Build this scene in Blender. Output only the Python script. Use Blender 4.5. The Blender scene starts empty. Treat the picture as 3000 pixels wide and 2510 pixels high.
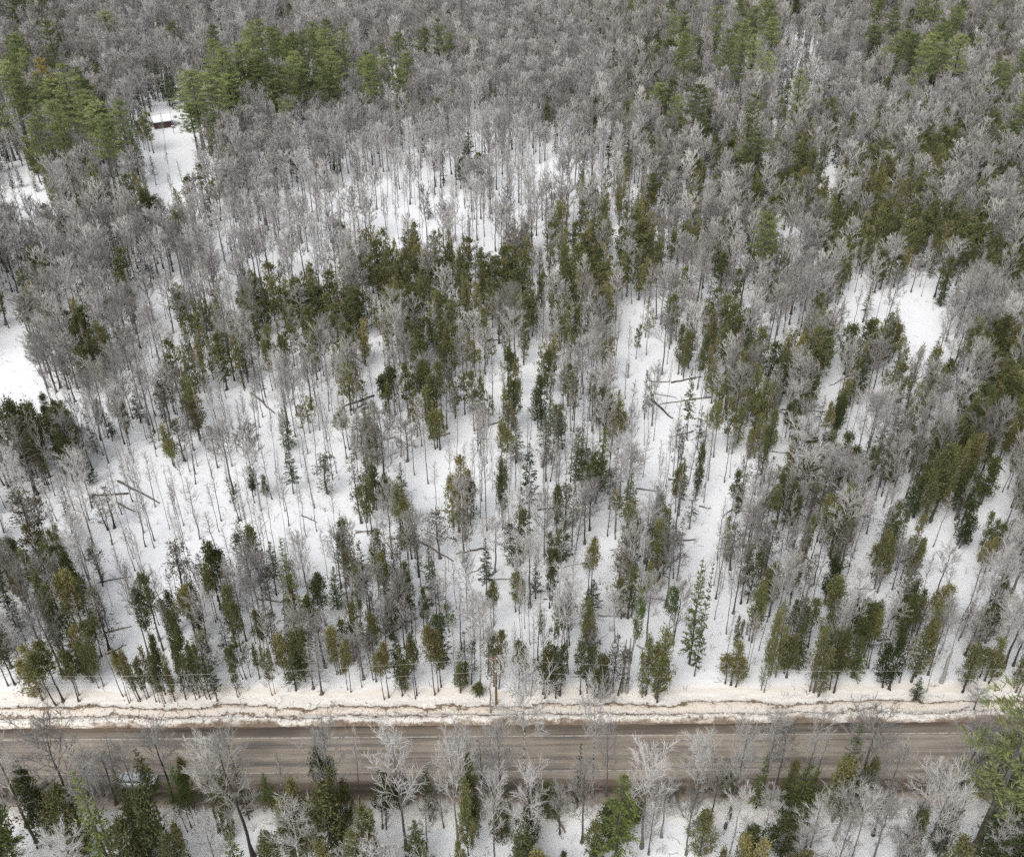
import bpy, math, random, bisect
from mathutils import Vector, noise as mnoise
R = math.radians
scene = bpy.context.scene
# ------------------------------------------------------------------ camera
PW, PH = 3000.0, 2510.0
FPX, PITCH, CAMH = 2972.0, R(35.0), 108.0
CX, CY = PW / 2, PH / 2
sp, cp = math.sin(PITCH), math.cos(PITCH)
cam_d = bpy.data.cameras.new('camera')
cam_d.sensor_fit = 'HORIZONTAL'
cam_d.sensor_width = 36.0
cam_d.lens = 36.0 * FPX / PW
cam_d.clip_start, cam_d.clip_end = 1.0, 9000.0
cam = bpy.data.objects.new('camera', cam_d)
scene.collection.objects.link(cam)
cam.location = (0, 0, CAMH)
cam.rotation_euler = (R(90) - PITCH, 0, 0)
scene.camera = cam
# ------------------------------------------------------------------ sky, sun, exposure
SUN_EL, SUN_AZ = 48.0, -150.0          # azimuth the light comes from, degrees from +Y towards +X
world = bpy.data.worlds.new('World'); scene.world = world; world.use_nodes = True
wn = world.node_tree.nodes; wl = world.node_tree.links
bg = wn['Background']
sky = wn.new('ShaderNodeTexSky'); sky.sky_type = 'NISHITA'; sky.sun_disc = False
sky.sun_elevation = R(SUN_EL); sky.sun_rotation = R(SUN_AZ)
sky.air_density = 1.5; sky.dust_density = 6.0; sky.ozone_density = 1.0
hs = wn.new('ShaderNodeHueSaturation'); hs.inputs['Saturation'].default_value = 0.22
wl.new(sky.outputs[0], hs.inputs['Color']); wl.new(hs.outputs[0], bg.inputs['Color'])
bg.inputs['Strength'].default_value = 0.15
sd = bpy.data.lights.new('sun', 'SUN'); sd.energy = 0.8; sd.angle = R(40); sd.color = (1, 0.97, 0.93)
sun = bpy.data.objects.new('sun', sd); scene.collection.objects.link(sun)
el, az = R(SUN_EL), R(SUN_AZ)
ldir = Vector((math.sin(az) * math.cos(el), math.cos(az) * math.cos(el), math.sin(el)))
sun.rotation_euler = ldir.to_track_quat('Z', 'Y').to_euler()
sun.location = (0, -40, 200)
vs = scene.view_settings
vs.view_transform = 'Standard'; vs.look = 'None'; vs.gamma = 1.0; vs.use_curve_mapping = False
vs.exposure = 0.24
cy_ = scene.cycles
cy_.max_bounces = 5; cy_.diffuse_bounces = 4; cy_.glossy_bounces = 1; cy_.transmission_bounces = 2
cy_.use_denoising = False
cy_.use_light_tree = False

# ------------------------------------------------------------------ projection helpers
def ground(px, py):
    """pixel of the 3000x2510 photograph -> point on the ground plane"""
    t = (CY - py) / FPX
    Y = CAMH * (cp + t * sp) / (sp - t * cp)
    zc = Y * cp + CAMH * sp
    return (px - CX) / FPX * zc, Y
def project(X, Y, Z):
    zc = Y * cp + (CAMH - Z) * sp
    if zc < 1: return None
    yc = Y * sp - (CAMH - Z) * cp
    return CX + FPX * X / zc, CY - FPX * yc / zc, FPX / zc
def height_for(Y, ty):
    t = (CY - ty) / FPX
    return CAMH - Y * (sp - t * cp) / (cp + t * sp)

# ------------------------------------------------------------------ road frame
a1 = ground(177, 2268); a2 = ground(2700, 2251)
b1 = ground(1344, 2157); b2 = ground(2335, 2149)
KR = ((a2[1] - a1[1]) / (a2[0] - a1[0]) + (b2[1] - b1[1]) / (b2[0] - b1[0])) / 2
YN = a1[1] - KR * a1[0]      # near edge line, at X = 0
YF = b1[1] - KR * b1[0]      # far edge line
def vroad(X, Y): return Y - KR * X - YN     # 0 on the near edge line, positive away from the camera
RW = YF - YN
V_NEAR, V_FAR = -3.0, RW + 1.9              # asphalt limits
GZ = 0.0

# ------------------------------------------------------------------ materials
def new_mat(name):
    m = bpy.data.materials.new(name); m.use_nodes = True
    nt = m.node_tree; b = nt.nodes['Principled BSDF']
    b.inputs['Specular IOR Level'].default_value = 0.25
    return m, nt, b
def N(nt, t, **kw):
    n = nt.nodes.new(t)
    for k, v in kw.items(): setattr(n, k, v)
    return n
def ramp(nt, pts):
    r = N(nt, 'ShaderNodeValToRGB'); e = r.color_ramp.elements
    e[0].position, e[0].color = pts[0][0], (*pts[0][1], 1)
    e[1].position, e[1].color = pts[-1][0], (*pts[-1][1], 1)
    for p, c in pts[1:-1]:
        x = e.new(p); x.color = (*c, 1)
    return r
def mixc(nt, fac, a, b, mode='MIX'):
    m = N(nt, 'ShaderNodeMix', data_type='RGBA', blend_type=mode)
    for s, v in ((m.inputs[0], fac), (m.inputs[6], a), (m.inputs[7], b)):
        if hasattr(v, 'is_linked'): nt.links.new(v, s)
        elif isinstance(v, (int, float)): s.default_value = v
        else: s.default_value = (*v, 1)
    return m.outputs[2]
def mth(nt, op, a, b=0.0, c=None):
    m = N(nt, 'ShaderNodeMath', operation=op)
    for s, v in zip(m.inputs, (a, b, c)):
        if v is None: continue
        if hasattr(v, 'is_linked'): nt.links.new(v, s)
        else: s.default_value = v
    return m.outputs[0]
def noise_tex(nt, vec, scale, detail=4, rough=0.55):
    n = N(nt, 'ShaderNodeTexNoise'); n.inputs['Scale'].default_value = scale
    n.inputs['Detail'].default_value = detail; n.inputs['Roughness'].default_value = rough
    if vec is not None: nt.links.new(vec, n.inputs['Vector'])
    return n.outputs[0]

def varied(name, cols, scale=0.5, rough=0.85, bright=0.25, transl=0.0, noise_amt=1.0):
    """cols: list of 2+ linear colours; blended by a noise and by the random number of each tree"""
    m, nt, b = new_mat(name)
    oi = N(nt, 'ShaderNodeObjectInfo'); tc = N(nt, 'ShaderNodeTexCoord')
    nz = noise_tex(nt, tc.outputs['Object'], scale, 3)
    f = mth(nt, 'ADD', mth(nt, 'MULTIPLY', nz, 1.4 * noise_amt), mth(nt, 'MULTIPLY', oi.outputs['Random'], 0.9))
    f = mth(nt, 'SUBTRACT', f, 0.65)
    n = len(cols)
    r = ramp(nt, [(i / (n - 1), c) for i, c in enumerate(cols)])
    nt.links.new(f, r.inputs[0])
    v = mth(nt, 'ADD', mth(nt, 'MULTIPLY', mth(nt, 'FRACT', mth(nt, 'MULTIPLY', oi.outputs['Random'], 7.31)), 2 * bright), 1 - bright)
    h = N(nt, 'ShaderNodeHueSaturation'); nt.links.new(r.outputs[0], h.inputs['Color']); nt.links.new(v, h.inputs['Value'])
    nt.links.new(h.outputs[0], b.inputs['Base Color']); b.inputs['Roughness'].default_value = rough
    if transl:
        out = nt.nodes['Material Output']
        tr = N(nt, 'ShaderNodeBsdfTranslucent'); nt.links.new(h.outputs[0], tr.inputs['Color'])
        mx = N(nt, 'ShaderNodeMixShader'); mx.inputs[0].default_value = transl
        nt.links.new(b.outputs[0], mx.inputs[1]); nt.links.new(tr.outputs[0], mx.inputs[2]); nt.links.new(mx.outputs[0], out.inputs['Surface'])
    return m
M = {}
M['cedar'] = varied('cedar_foliage', [(.098, .115, .052), (.138, .147, .063), (.184, .178, .081)], .45, transl=.25)
M['cedar_brown'] = varied('cedar_foliage_bronze', [(.149, .155, .067), (.201, .193, .081), (.253, .228, .103)], .45, transl=.25)
M['cedar_dark'] = varied('cedar_foliage_dark', [(.055, .072, .028), (.08, .093, .034), (.11, .112, .042)], .45, transl=.2)
M['cedar_green'] = varied('cedar_foliage_green', [(.065, .095, .022), (.09, .13, .03), (.13, .16, .04)], .45, transl=.25)
M['cedar_grey'] = varied('cedar_foliage_thin', [(.10, .10, .07), (.13, .125, .085), (.16, .15, .11)], .45, transl=.2)
M['fir'] = varied('fir_needles', [(.045, .066, .03), (.065, .088, .036), (.09, .115, .042)], .5, transl=.15)
M['fir_green'] = varied('fir_needles_light', [(.085, .115, .03), (.12, .155, .042), (.155, .19, .055)], .5, transl=.15)
M['pine'] = varied('pine_needles', [(.13, .16, .068), (.20, .235, .10), (.28, .315, .14)], .3, transl=.2)
M['pine_yellow'] = varied('pine_needles_yellowed', [(.32, .27, .08), (.45, .36, .11), (.52, .42, .15)], .3, transl=.2)
M['bark'] = varied('bark_brown', [(.045, .04, .035), (.08, .07, .062), (.13, .118, .105)], 1.5, .95)
M['bark_grey'] = varied('bark_grey', [(.06, .055, .05), (.11, .103, .096), (.18, .17, .16)], 1.5, .95)
M['twig'] = varied('twigs_grey', [(.22, .212, .20), (.32, .31, .298), (.42, .41, .398)], .4, .9, .32)
M['twig_pale'] = varied('twigs_pale', [(.34, .332, .322), (.42, .412, .402), (.50, .493, .484)], .4, .9, .1)
M['twig_brown'] = varied('twigs_brown', [(.19, .18, .168), (.27, .258, .244), (.34, .328, .314)], .4, .9, .15)
M['deadwood'] = varied('dead_wood', [(.22, .21, .195), (.30, .29, .27), (.38, .365, .34)], .5, .95, .15)
M['litter'] = varied('needle_litter_contact_shade', [(.07, .055, .042), (.13, .105, .085), (.2, .17, .14)], 2.0, .95)  # brown needle litter, its dark tone also painting contact shade at trunk feet
M['log'] = varied('log_bark', [(.06, .05, .042), (.11, .095, .08), (.2, .18, .15)], 1.2, .95, .2)
m, nt, b = new_mat('birch_bark')          # white bark with black bands
tc = N(nt, 'ShaderNodeTexCoord'); mp = N(nt, 'ShaderNodeMapping'); mp.inputs['Scale'].default_value = (1.2, 1.2, 2.2)
nt.links.new(tc.outputs['Object'], mp.inputs[0])
rr = ramp(nt, [(0.0, (.05, .045, .04)), (.44, (.07, .065, .06)), (.52, (.42, .41, .39)), (1.0, (.6, .59, .57))])
nt.links.new(noise_tex(nt, mp.outputs[0], 1.6, 4, .7), rr.inputs[0]); nt.links.new(rr.outputs[0], b.inputs['Base Color'])
M['birch'] = m
def plain(name, col, rough=.6, metal=0.0, spec=.4, nscale=3.0, namt=.25):
    m, nt, b = new_mat(name)
    tc = N(nt, 'ShaderNodeTexCoord'); nz = noise_tex(nt, tc.outputs['Object'], nscale, 4)
    d = tuple(c * (1 - namt) for c in col)
    nt.links.new(mixc(nt, nz, col, d), b.inputs['Base Color'])
    b.inputs['Roughness'].default_value = rough; b.inputs['Metallic'].default_value = metal
    b.inputs['Specular IOR Level'].default_value = spec
    return m
M['pole_wood'] = plain('pole_wood', (.24, .145, .09), .9)
M['wire'] = plain('wire_metal', (.42, .42, .41), .5)
M['porcelain'] = plain('insulator_glaze', (.75, .76, .76), .3)
M['cabin_wood'] = plain('cabin_boards', (.085, .05, .042), .85)
M['roof_metal'] = plain('roof_metal', (.30, .31, .33), .5, .3)
M['roof_snow'] = plain('roof_snow', (.88, .89, .91), .9, namt=.05)
M['car_paint'] = plain('car_paint', (.72, .76, .78), .25, .25, .6, 2.0, .05)
M['car_glass'] = plain('car_glass', (.10, .14, .15), .05, 0, .9, 2.0, .05)
M['rubber'] = plain('rubber', (.02, .02, .02), .9)
M['alloy'] = plain('alloy', (.5, .5, .5), .3, .8)
M['lamp_red'] = plain('tail_lamp', (.4, .02, .02), .2)
M['lamp_clear'] = plain('head_lamp', (.8, .8, .8), .1)

# ------------------------------------------------------------------ mesh builder
class MB:
    def __init__(s): s.v = []; s.f = []; s.m = []; s.mats = []
    def mi(s, mat):
        if mat not in s.mats: s.mats.append(mat)
        return s.mats.index(mat)
    def tube(s, pts, rad, n=3, mat=None, cap=False):
        k = s.mi(mat); base = len(s.v); V = s.v; np_ = len(pts)
        for i in range(np_):
            p = pts[i]
            q0 = pts[max(i - 1, 0)]; q1 = pts[min(i + 1, np_ - 1)]
            dx, dy, dz = q1[0] - q0[0], q1[1] - q0[1], q1[2] - q0[2]
            L = math.sqrt(dx * dx + dy * dy + dz * dz) or 1; dx /= L; dy /= L; dz /= L
            if abs(dz) < .9: ux, uy, uz = -dy, dx, 0.0
            else: ux, uy, uz = 0.0, -dz, dy
            l = math.sqrt(ux * ux + uy * uy + uz * uz) or 1; ux /= l; uy /= l; uz /= l
            wx, wy, wz = dy * uz - dz * uy, dz * ux - dx * uz, dx * uy - dy * ux
            r = rad[i]
            for j in range(n):
                a = 2 * math.pi * j / n; c = math.cos(a) * r; d = math.sin(a) * r
                V.append((p[0] + ux * c + wx * d, p[1] + uy * c + wy * d, p[2] + uz * c + wz * d))
        for i in range(np_ - 1):
            for j in range(n):
                a = base + i * n + j; b_ = base + i * n + (j + 1) % n
                s.f.append((a, b_, b_ + n, a + n)); s.m.append(k)
        if cap:
            s.f.append(tuple(base + (np_ - 1) * n + j for j in range(n))); s.m.append(k)
            s.f.append(tuple(base + n - 1 - j for j in range(n))); s.m.append(k)
    def leaf(s, c, d, L, w, rng, mat):
        """a pointed leaf-shaped face from c along d, length L, width w"""
        k = s.mi(mat)
        a = rng.uniform(0, 6.283)
        rx, ry, rz = math.cos(a), math.sin(a), rng.uniform(-.6, .6)
        wx, wy, wz = d[1] * rz - d[2] * ry, d[2] * rx - d[0] * rz, d[0] * ry - d[1] * rx
        l = math.sqrt(wx * wx + wy * wy + wz * wz) or 1; wx *= w / l / 2; wy *= w / l / 2; wz *= w / l / 2
        b_ = len(s.v)
        mx, my, mz = c[0] + d[0] * L * .45, c[1] + d[1] * L * .45, c[2] + d[2] * L * .45
        s.v += [c, (mx + wx, my + wy, mz + wz), (c[0] + d[0] * L, c[1] + d[1] * L, c[2] + d[2] * L), (mx - wx, my - wy, mz - wz)]
        s.f.append((b_, b_ + 1, b_ + 2, b_ + 3)); s.m.append(k)
    def box(s, c, d, mat, rz=0.0, taper=1.0):
        k = s.mi(mat); b_ = len(s.v); ca, sa = math.cos(rz), math.sin(rz)
        for z in (-1, 1):
            t = taper if z > 0 else 1.0
            for x, y in ((-1, -1), (1, -1), (1, 1), (-1, 1)):
                X, Y = x * d[0] / 2 * t, y * d[1] / 2 * t
                s.v.append((c[0] + X * ca - Y * sa, c[1] + X * sa + Y * ca, c[2] + z * d[2] / 2))
        for q in ((0, 3, 2, 1), (4, 5, 6, 7), (0, 1, 5, 4), (1, 2, 6, 5), (2, 3, 7, 6), (3, 0, 4, 7)):
            s.f.append(tuple(b_ + i for i in q)); s.m.append(k)
    def quad(s, pts, mat):
        k = s.mi(mat); b_ = len(s.v); s.v += list(pts); s.f.append(tuple(range(b_, b_ + len(pts)))); s.m.append(k)
    def mesh(s, name, smooth=False):
        me = bpy.data.meshes.new(name); me.from_pydata(s.v, [], s.f)
        for x in s.mats: me.materials.append(M[x] if isinstance(x, str) else x)
        me.polygons.foreach_set('material_index', s.m)
        if smooth: me.polygons.foreach_set('use_smooth', [True] * len(s.f))
        me.update(); return me
    def join(s, o):
        b_ = len(s.v); s.v += o.v; mp = [s.mi(x) for x in o.mats]
        s.f += [tuple(i + b_ for i in f) for f in o.f]; s.m += [mp[i] for i in o.m]; return s

def link(name, me, parent=None, loc=None):
    o = bpy.data.objects.new(name, me); scene.collection.objects.link(o)
    if parent is not None: o.parent = parent
    if loc is not None: o.location = loc
    return o
def tag(o, label=None, cat=None, group=None, kind=None):
    if label: o['label'] = label
    if cat: o['category'] = cat
    if group: o['group'] = group
    if kind: o['kind'] = kind
    return o

# ------------------------------------------------------------------ ground, road
def fbm(x, y, s, seed=0.0, o=3):
    v = 0; a = 1; t = 0
    for i in range(o):
        v += a * mnoise.noise((x * s + seed, y * s - seed, seed * .37 + i * 9.1)); t += a; a *= .5; s *= 2.1
    return v / t
def smooth(a, b, x):
    t = max(0.0, min(1.0, (x - a) / (b - a))); return t * t * (3 - 2 * t)
def gz(X, Y):
    v = vroad(X, Y)
    w = fbm(X, 3.3, .035, 5.1) * 1.6 + fbm(X, 9.3, .18, 2.1) * .5
    base = .55 * fbm(X, Y, .03, 1.7) + .16 * fbm(X, Y, .22, 4.2)
    if v > V_FAR - .3:
        u = v - V_FAR
        far = base + 1.0
        ridge1 = .55 * smooth(-.1, .5, u) - .25 * smooth(.9, 1.5, u + w * .3)
        ridge2 = .55 * smooth(1.5, 2.4, u + w * .4) + .12 * fbm(X, Y, .9, 7.7)
        z = (ridge1 + ridge2) * 1.0
        k = smooth(3.0, 8.0, u)
        rough = .16 * fbm(X, Y, 1.6, 3.1, 3) * smooth(0, .4, u) * (1 - smooth(3, 6, u))
        return z * (1 - k) + far * k + rough
    if v < V_NEAR + .2:
        u = V_NEAR - v
        z = .30 * smooth(-.1, .7, u) + .14 * fbm(X, Y, 1.3, 3.1) * smooth(0, .5, u)
        k = smooth(1.5, 6.0, u)
        return z * (1 - k) + (base - .3) * k
    return -.06
def axis(segs):
    out = [segs[0][0]]
    for a, b_, st in segs:
        n = max(1, round((b_ - a) / st))
        out += [a + (b_ - a) * (i + 1) / n for i in range(n)]
    return out
xs = axis([(-4000, -900, 400), (-900, -300, 50), (-300, -95, 6), (-95, 95, .6), (95, 300, 6), (300, 900, 50), (900, 4000, 400)])
vsx = axis([(-400, -60, 40), (-60, -15, 1.5), (-15, V_NEAR - 1, .5), (V_NEAR - 1, V_NEAR + .25, .2), (V_NEAR + .25, V_FAR - .3, 1.0), (V_FAR - .3, V_FAR + 6, .17),
            (V_FAR + 6, 60, .9), (60, 160, 2.2), (160, 500, 8), (500, 1000, 50), (1000, 6000, 500)])
GXN = len(xs)
verts = []; faces = []
for v in vsx:
    for x in xs:
        kr = KR if abs(x) < 300 else KR * 300 / abs(x)
        y = v + YN + kr * x
        if abs(x) > 320 or v > 520 or v < -100: z = 0.0 if (v > V_FAR + 3 or v < V_NEAR - 3) else -.06
        else: z = gz(x, y)
        verts.append((x, y, z))
for j in range(len(vsx) - 1):
    for i in range(GXN - 1):
        a = j * GXN + i; faces.append((a, a + 1, a + 1 + GXN, a + GXN))
gm = bpy.data.meshes.new('snow_ground'); gm.from_pydata(verts, [], faces)
gm.polygons.foreach_set('use_smooth', [True] * len(faces)); gm.update()
m, nt, b = new_mat('snow'); L_ = nt.links
geo = N(nt, 'ShaderNodeNewGeometry'); sx = N(nt, 'ShaderNodeSeparateXYZ'); L_.new(geo.outputs['Position'], sx.inputs[0])
pos = geo.outputs['Position']
vv = mth(nt, 'SUBTRACT', mth(nt, 'SUBTRACT', sx.outputs[1], mth(nt, 'MULTIPLY', sx.outputs[0], KR)), YN)
mpw = N(nt, 'ShaderNodeMapping'); mpw.inputs['Scale'].default_value = (.16, .45, .5); L_.new(pos, mpw.inputs[0])
warp = mth(nt, 'MULTIPLY', mth(nt, 'SUBTRACT', noise_tex(nt, mpw.outputs[0], 1.0, 4, .62), .5), 3.4)
warp2 = mth(nt, 'MULTIPLY', mth(nt, 'SUBTRACT', noise_tex(nt, pos, 1.6, 4, .7), .5), .9)
vw = mth(nt, 'ADD', mth(nt, 'ADD', vv, warp), warp2)
white = (.80, .815, .84); cream = (.60, .585, .56); tan = (.46, .41, .355); brown = (.17, .125, .09)
# far bank: u from 0 at the asphalt
u = mth(nt, 'DIVIDE', mth(nt, 'SUBTRACT', vw, V_FAR), 7.8)
rf = ramp(nt, [(0.0, (.22, .17, .13)), (.035, tan), (.07, (.8, .77, .72)), (.12, cream), (.138, tan), (.145, brown), (.158, brown), (.17, cream), (.26, (.66, .60, .52)), (.295, tan),
               (.302, brown), (.328, brown), (.336, cream), (.40, (.80, .77, .72)), (.5, (.8, .775, .73)), (.62, (.78, .73, .66)), (.7, (.83, .82, .81)), (.85, white)])
L_.new(u, rf.inputs[0])
un = mth(nt, 'DIVIDE', mth(nt, 'SUBTRACT', V_NEAR, vw), 6.0)
rn = ramp(nt, [(0.0, (.10, .085, .07)), (.12, (.16, .13, .10)), (.25, (.35, .29, .23)), (.38, cream), (.6, (.82, .80, .77)), (.85, white)])
L_.new(un, rn.inputs[0])
side = mth(nt, 'GREATER_THAN', vv, RW / 2)
basec = mixc(nt, side, rn.outputs[0], rf.outputs[0])
# dark gritty specks inside the bank
fine = noise_tex(nt, pos, 5.5, 5, .75)
spk = ramp(nt, [(.0, (1, 1, 1)), (.40, (1, 1, 1)), (.44, (0, 0, 0)), (1.0, (0, 0, 0))]); L_.new(fine, spk.inputs[0])
bankm = mth(nt, 'MULTIPLY', mth(nt, 'LESS_THAN', mth(nt, 'ABSOLUTE', mth(nt, 'SUBTRACT', vw, V_FAR + 1.6)), 2.1), side)
basec = mixc(nt, mth(nt, 'MULTIPLY', mth(nt, 'MULTIPLY', spk.outputs[0], bankm), .6), basec, (.24, .18, .13))
# faint litter over the forest snow
lit = noise_tex(nt, pos, 2.3, 6, .8)
lr = ramp(nt, [(.0, (1, 1, 1)), (.30, (1, 1, 1)), (.40, (0, 0, 0)), (1.0, (0, 0, 0))]); L_.new(lit, lr.inputs[0])
basec = mixc(nt, mth(nt, 'MULTIPLY', lr.outputs[0], .35), basec, (.5, .46, .42))
L_.new(basec, b.inputs['Base Color']); b.inputs['Roughness'].default_value = .9
bp = N(nt, 'ShaderNodeBump'); bp.inputs['Strength'].default_value = .5; bp.inputs['Distance'].default_value = .25
L_.new(noise_tex(nt, pos, 1.1, 6, .65), bp.inputs['Height']); L_.new(bp.outputs[0], b.inputs['Normal'])
gm.materials.append(m); M['snow'] = m
tag(link('snow_ground', gm), 'snow covered forest floor with a dirty bank beside the road', kind='structure')

def strip(name, v0, v1, z, mat, x0=-320, x1=320, nx=64, nv=4):
    vv_ = []; ff = []
    for j in range(nv + 1):
        for i in range(nx + 1):
            x = x0 + (x1 - x0) * i / nx; v = v0 + (v1 - v0) * j / nv
            vv_.append((x, v + YN + KR * x, z))
    for j in range(nv):
        for i in range(nx):
            a = j * (nx + 1) + i; ff.append((a, a + 1, a + nx + 2, a + nx + 1))
    me = bpy.data.meshes.new(name); me.from_pydata(vv_, [], ff); me.materials.append(mat); return link(name, me)
m, nt, b = new_mat('asphalt'); L_ = nt.links
geo = N(nt, 'ShaderNodeNewGeometry'); pos = geo.outputs['Position']; sx = N(nt, 'ShaderNodeSeparateXYZ'); L_.new(pos, sx.inputs[0])
vv = mth(nt, 'SUBTRACT', mth(nt, 'SUBTRACT', sx.outputs[1], mth(nt, 'MULTIPLY', sx.outputs[0], KR)), YN)
cb_ = N(nt, 'ShaderNodeCombineXYZ'); L_.new(mth(nt, 'MULTIPLY', sx.outputs[0], .035), cb_.inputs[0]); L_.new(mth(nt, 'MULTIPLY', vv, 1.1), cb_.inputs[1])
streak = noise_tex(nt, cb_.outputs[0], 1.0, 4, .6)
patch = noise_tex(nt, pos, .11, 3, .5)
f = mth(nt, 'ADD', mth(nt, 'MULTIPLY', streak, .8), mth(nt, 'MULTIPLY', patch, .45))
cr = ramp(nt, [(.40, (.085, .085, .086)), (.49, (.16, .15, .137)), (.57, (.25, .215, .18)), (.68, (.40, .345, .285))]); L_.new(f, cr.inputs[0])
# darker wet margins of the carriageway
e1 = mth(nt, 'DIVIDE', mth(nt, 'SUBTRACT', vv, V_NEAR), V_FAR - V_NEAR)
er = ramp(nt, [(0, (.35, .31, .28)), (.13, (.55, .5, .46)), (.19, (1, 1, 1)), (.78, (1, 1, 1)), (.84, (.7, .7, .7)), (.93, (.5, .48, .45)), (1.0, (.35, .28, .23))]); L_.new(e1, er.inputs[0])
cc = mixc(nt, 1.0, cr.outputs[0], er.outputs[0], 'MULTIPLY')
g = noise_tex(nt, pos, 14, 4, .7)
cc = mixc(nt, mth(nt, 'MULTIPLY', g, .35), cc, (.05, .045, .04))
L_.new(cc, b.inputs['Base Color']); b.inputs['Roughness'].default_value = .75
bp = N(nt, 'ShaderNodeBump'); bp.inputs['Strength'].default_value = .3; bp.inputs['Distance'].default_value = .03
L_.new(g, bp.inputs['Height']); L_.new(bp.outputs[0], b.inputs['Normal'])
tag(strip('road', V_NEAR - .1, V_FAR + .15, 0.0, m), 'straight asphalt road stained with sand and melt water', kind='structure')
m, nt, b = new_mat('road_paint')
tc = N(nt, 'ShaderNodeNewGeometry'); nz = noise_tex(nt, tc.outputs['Position'], 1.4, 5, .7)
rr = ramp(nt, [(.36, (.24, .2, .165)), (.56, (.55, .52, .46)), (1, (.62, .6, .55))]); nt.links.new(nz, rr.inputs[0]); nt.links.new(rr.outputs[0], b.inputs['Base Color'])
tag(strip('near_edge_line', -.06, .06, .005, m, nv=1), 'worn white line along the near edge of the road', kind='structure')
tag(strip('far_edge_line', RW - .07, RW + .07, .005, m, nv=1), 'white line along the far edge of the road', kind='structure')

# ------------------------------------------------------------------ tree models (all start at z = 0, nominal height and crown radius)
def norm(d):
    l = math.sqrt(d[0] ** 2 + d[1] ** 2 + d[2] ** 2) or 1
    return (d[0] / l, d[1] / l, d[2] / l)
def path(p, d, L, n, up, wob, rng):
    pts = [p]; x, y, z = p; d = norm(d)
    for i in range(n):
        x += d[0] * L / n; y += d[1] * L / n; z += d[2] * L / n; pts.append((x, y, z))
        d = norm((d[0] + rng.uniform(-wob, wob), d[1] + rng.uniform(-wob, wob), d[2] + up + rng.uniform(-wob, wob) * .6))
    return pts
def lerp3(pts, s):
    t = s * (len(pts) - 1); i = min(int(t), len(pts) - 2); t -= i
    a, b_ = pts[i], pts[i + 1]
    return (a[0] + (b_[0] - a[0]) * t, a[1] + (b_[1] - a[1]) * t, a[2] + (b_[2] - a[2]) * t), norm((b_[0] - a[0], b_[1] - a[1], b_[2] - a[2]))
def make_trunk(rng, h, r0, mat, top=1.0, wob=.025, n=9, sides=6, flare=True):
    mb = MB(); x = y = 0.0; pts = [(0, 0, -1.0), (0, 0, 0.0)]; rad = [r0 * 1.5, r0 * (1.7 if flare else 1)]
    for i in range(1, n + 1):
        t = i / n; x += rng.uniform(-wob, wob) * h / n * 2; y += rng.uniform(-wob, wob) * h / n * 2
        pts.append((x, y, h * top * t)); rad.append(r0 * (1 - t * .93) ** .8 + .006)
    mb.tube(pts, rad, sides, mat)
    return mb, pts[1:], rad[1:]
def turn(d, ang, rng):
    a = rng.uniform(0, 6.283); rv = (math.cos(a), math.sin(a), rng.uniform(-.8, .8))
    c = norm((d[1] * rv[2] - d[2] * rv[1], d[2] * rv[0] - d[0] * rv[2], d[0] * rv[1] - d[1] * rv[0]))
    ca, sa = math.cos(ang), math.sin(ang)
    return (d[0] * ca + c[0] * sa, d[1] * ca + c[1] * sa, d[2] * ca + c[2] * sa)
def bare(seed, h, Rr, bole, nl=13, n2=7, n3=5, tw=.016, bark='bark_grey', twig='twig', el=(35, 60), up=.10, droop=0.0, r0=None, fork=False):
    rng = random.Random(seed)
    r0 = r0 or .008 * h + .03
    tr, tp, trd = make_trunk(rng, h, r0, bark, .97, .03)
    cr = MB(); az_ = rng.uniform(0, 6.28)
    if fork:
        nl += 3
    for i in range(nl):
        t = bole + (0.96 - bole) * (i + rng.uniform(0, .7)) / nl
        p, _ = lerp3(tp, t); az_ += 2.4 + rng.uniform(-.4, .4)
        q = (t - bole) / (1 - bole)
        prof = (.65 + .9 * q - 1.35 * q * q)
        e = R(rng.uniform(*el) + 18 * q)
        L = Rr * max(.25, prof) * rng.uniform(.75, 1.2) / max(.45, math.cos(e))
        L = min(L, (h * 1.03 - p[2]) / max(.3, math.sin(e)) )
        d = (math.cos(az_) * math.cos(e), math.sin(az_) * math.cos(e), math.sin(e))
        pts = path(p, d, L, 5, up, .12, rng)
        rr0 = max(tw * 2.0, r0 * .28 * (1 - .6 * t))
        cr.tube(pts, [rr0 * (1 - .16 * k) for k in range(6)], 3, twig)
        for j in range(n2):
            s = .18 + .8 * (j + rng.random()) / n2
            p2, d2 = lerp3(pts, s)
            L2 = L * .42 * (1.15 - .6 * s) * rng.uniform(.7, 1.25)
            dd = turn(d2, R(rng.uniform(28, 55)), rng); dd = (dd[0], dd[1], dd[2] + .22 - droop)
            q2 = path(p2, dd, L2, 3, up * 1.2 - droop * .3, .16, rng)
            cr.tube(q2, [tw * 1.6, tw * 1.3, tw, tw * .7], 3, twig)
            for k in range(n3):
                p3, d3 = lerp3(q2, .2 + .8 * (k + rng.random()) / n3)
                L3 = rng.uniform(.5, 1.1) * min(1.0, .35 + L2 * .35)
                dd = turn(d3, R(rng.uniform(25, 55)), rng); dd = (dd[0], dd[1], dd[2] + .2 - droop)
                q3 = path(p3, dd, L3, 2, .12 - droop * .4, .2, rng)
                cr.tube(q3, [tw * .95, tw * .75, tw * .45], 3, twig)
    # fine leader
    return tr, cr
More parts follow.
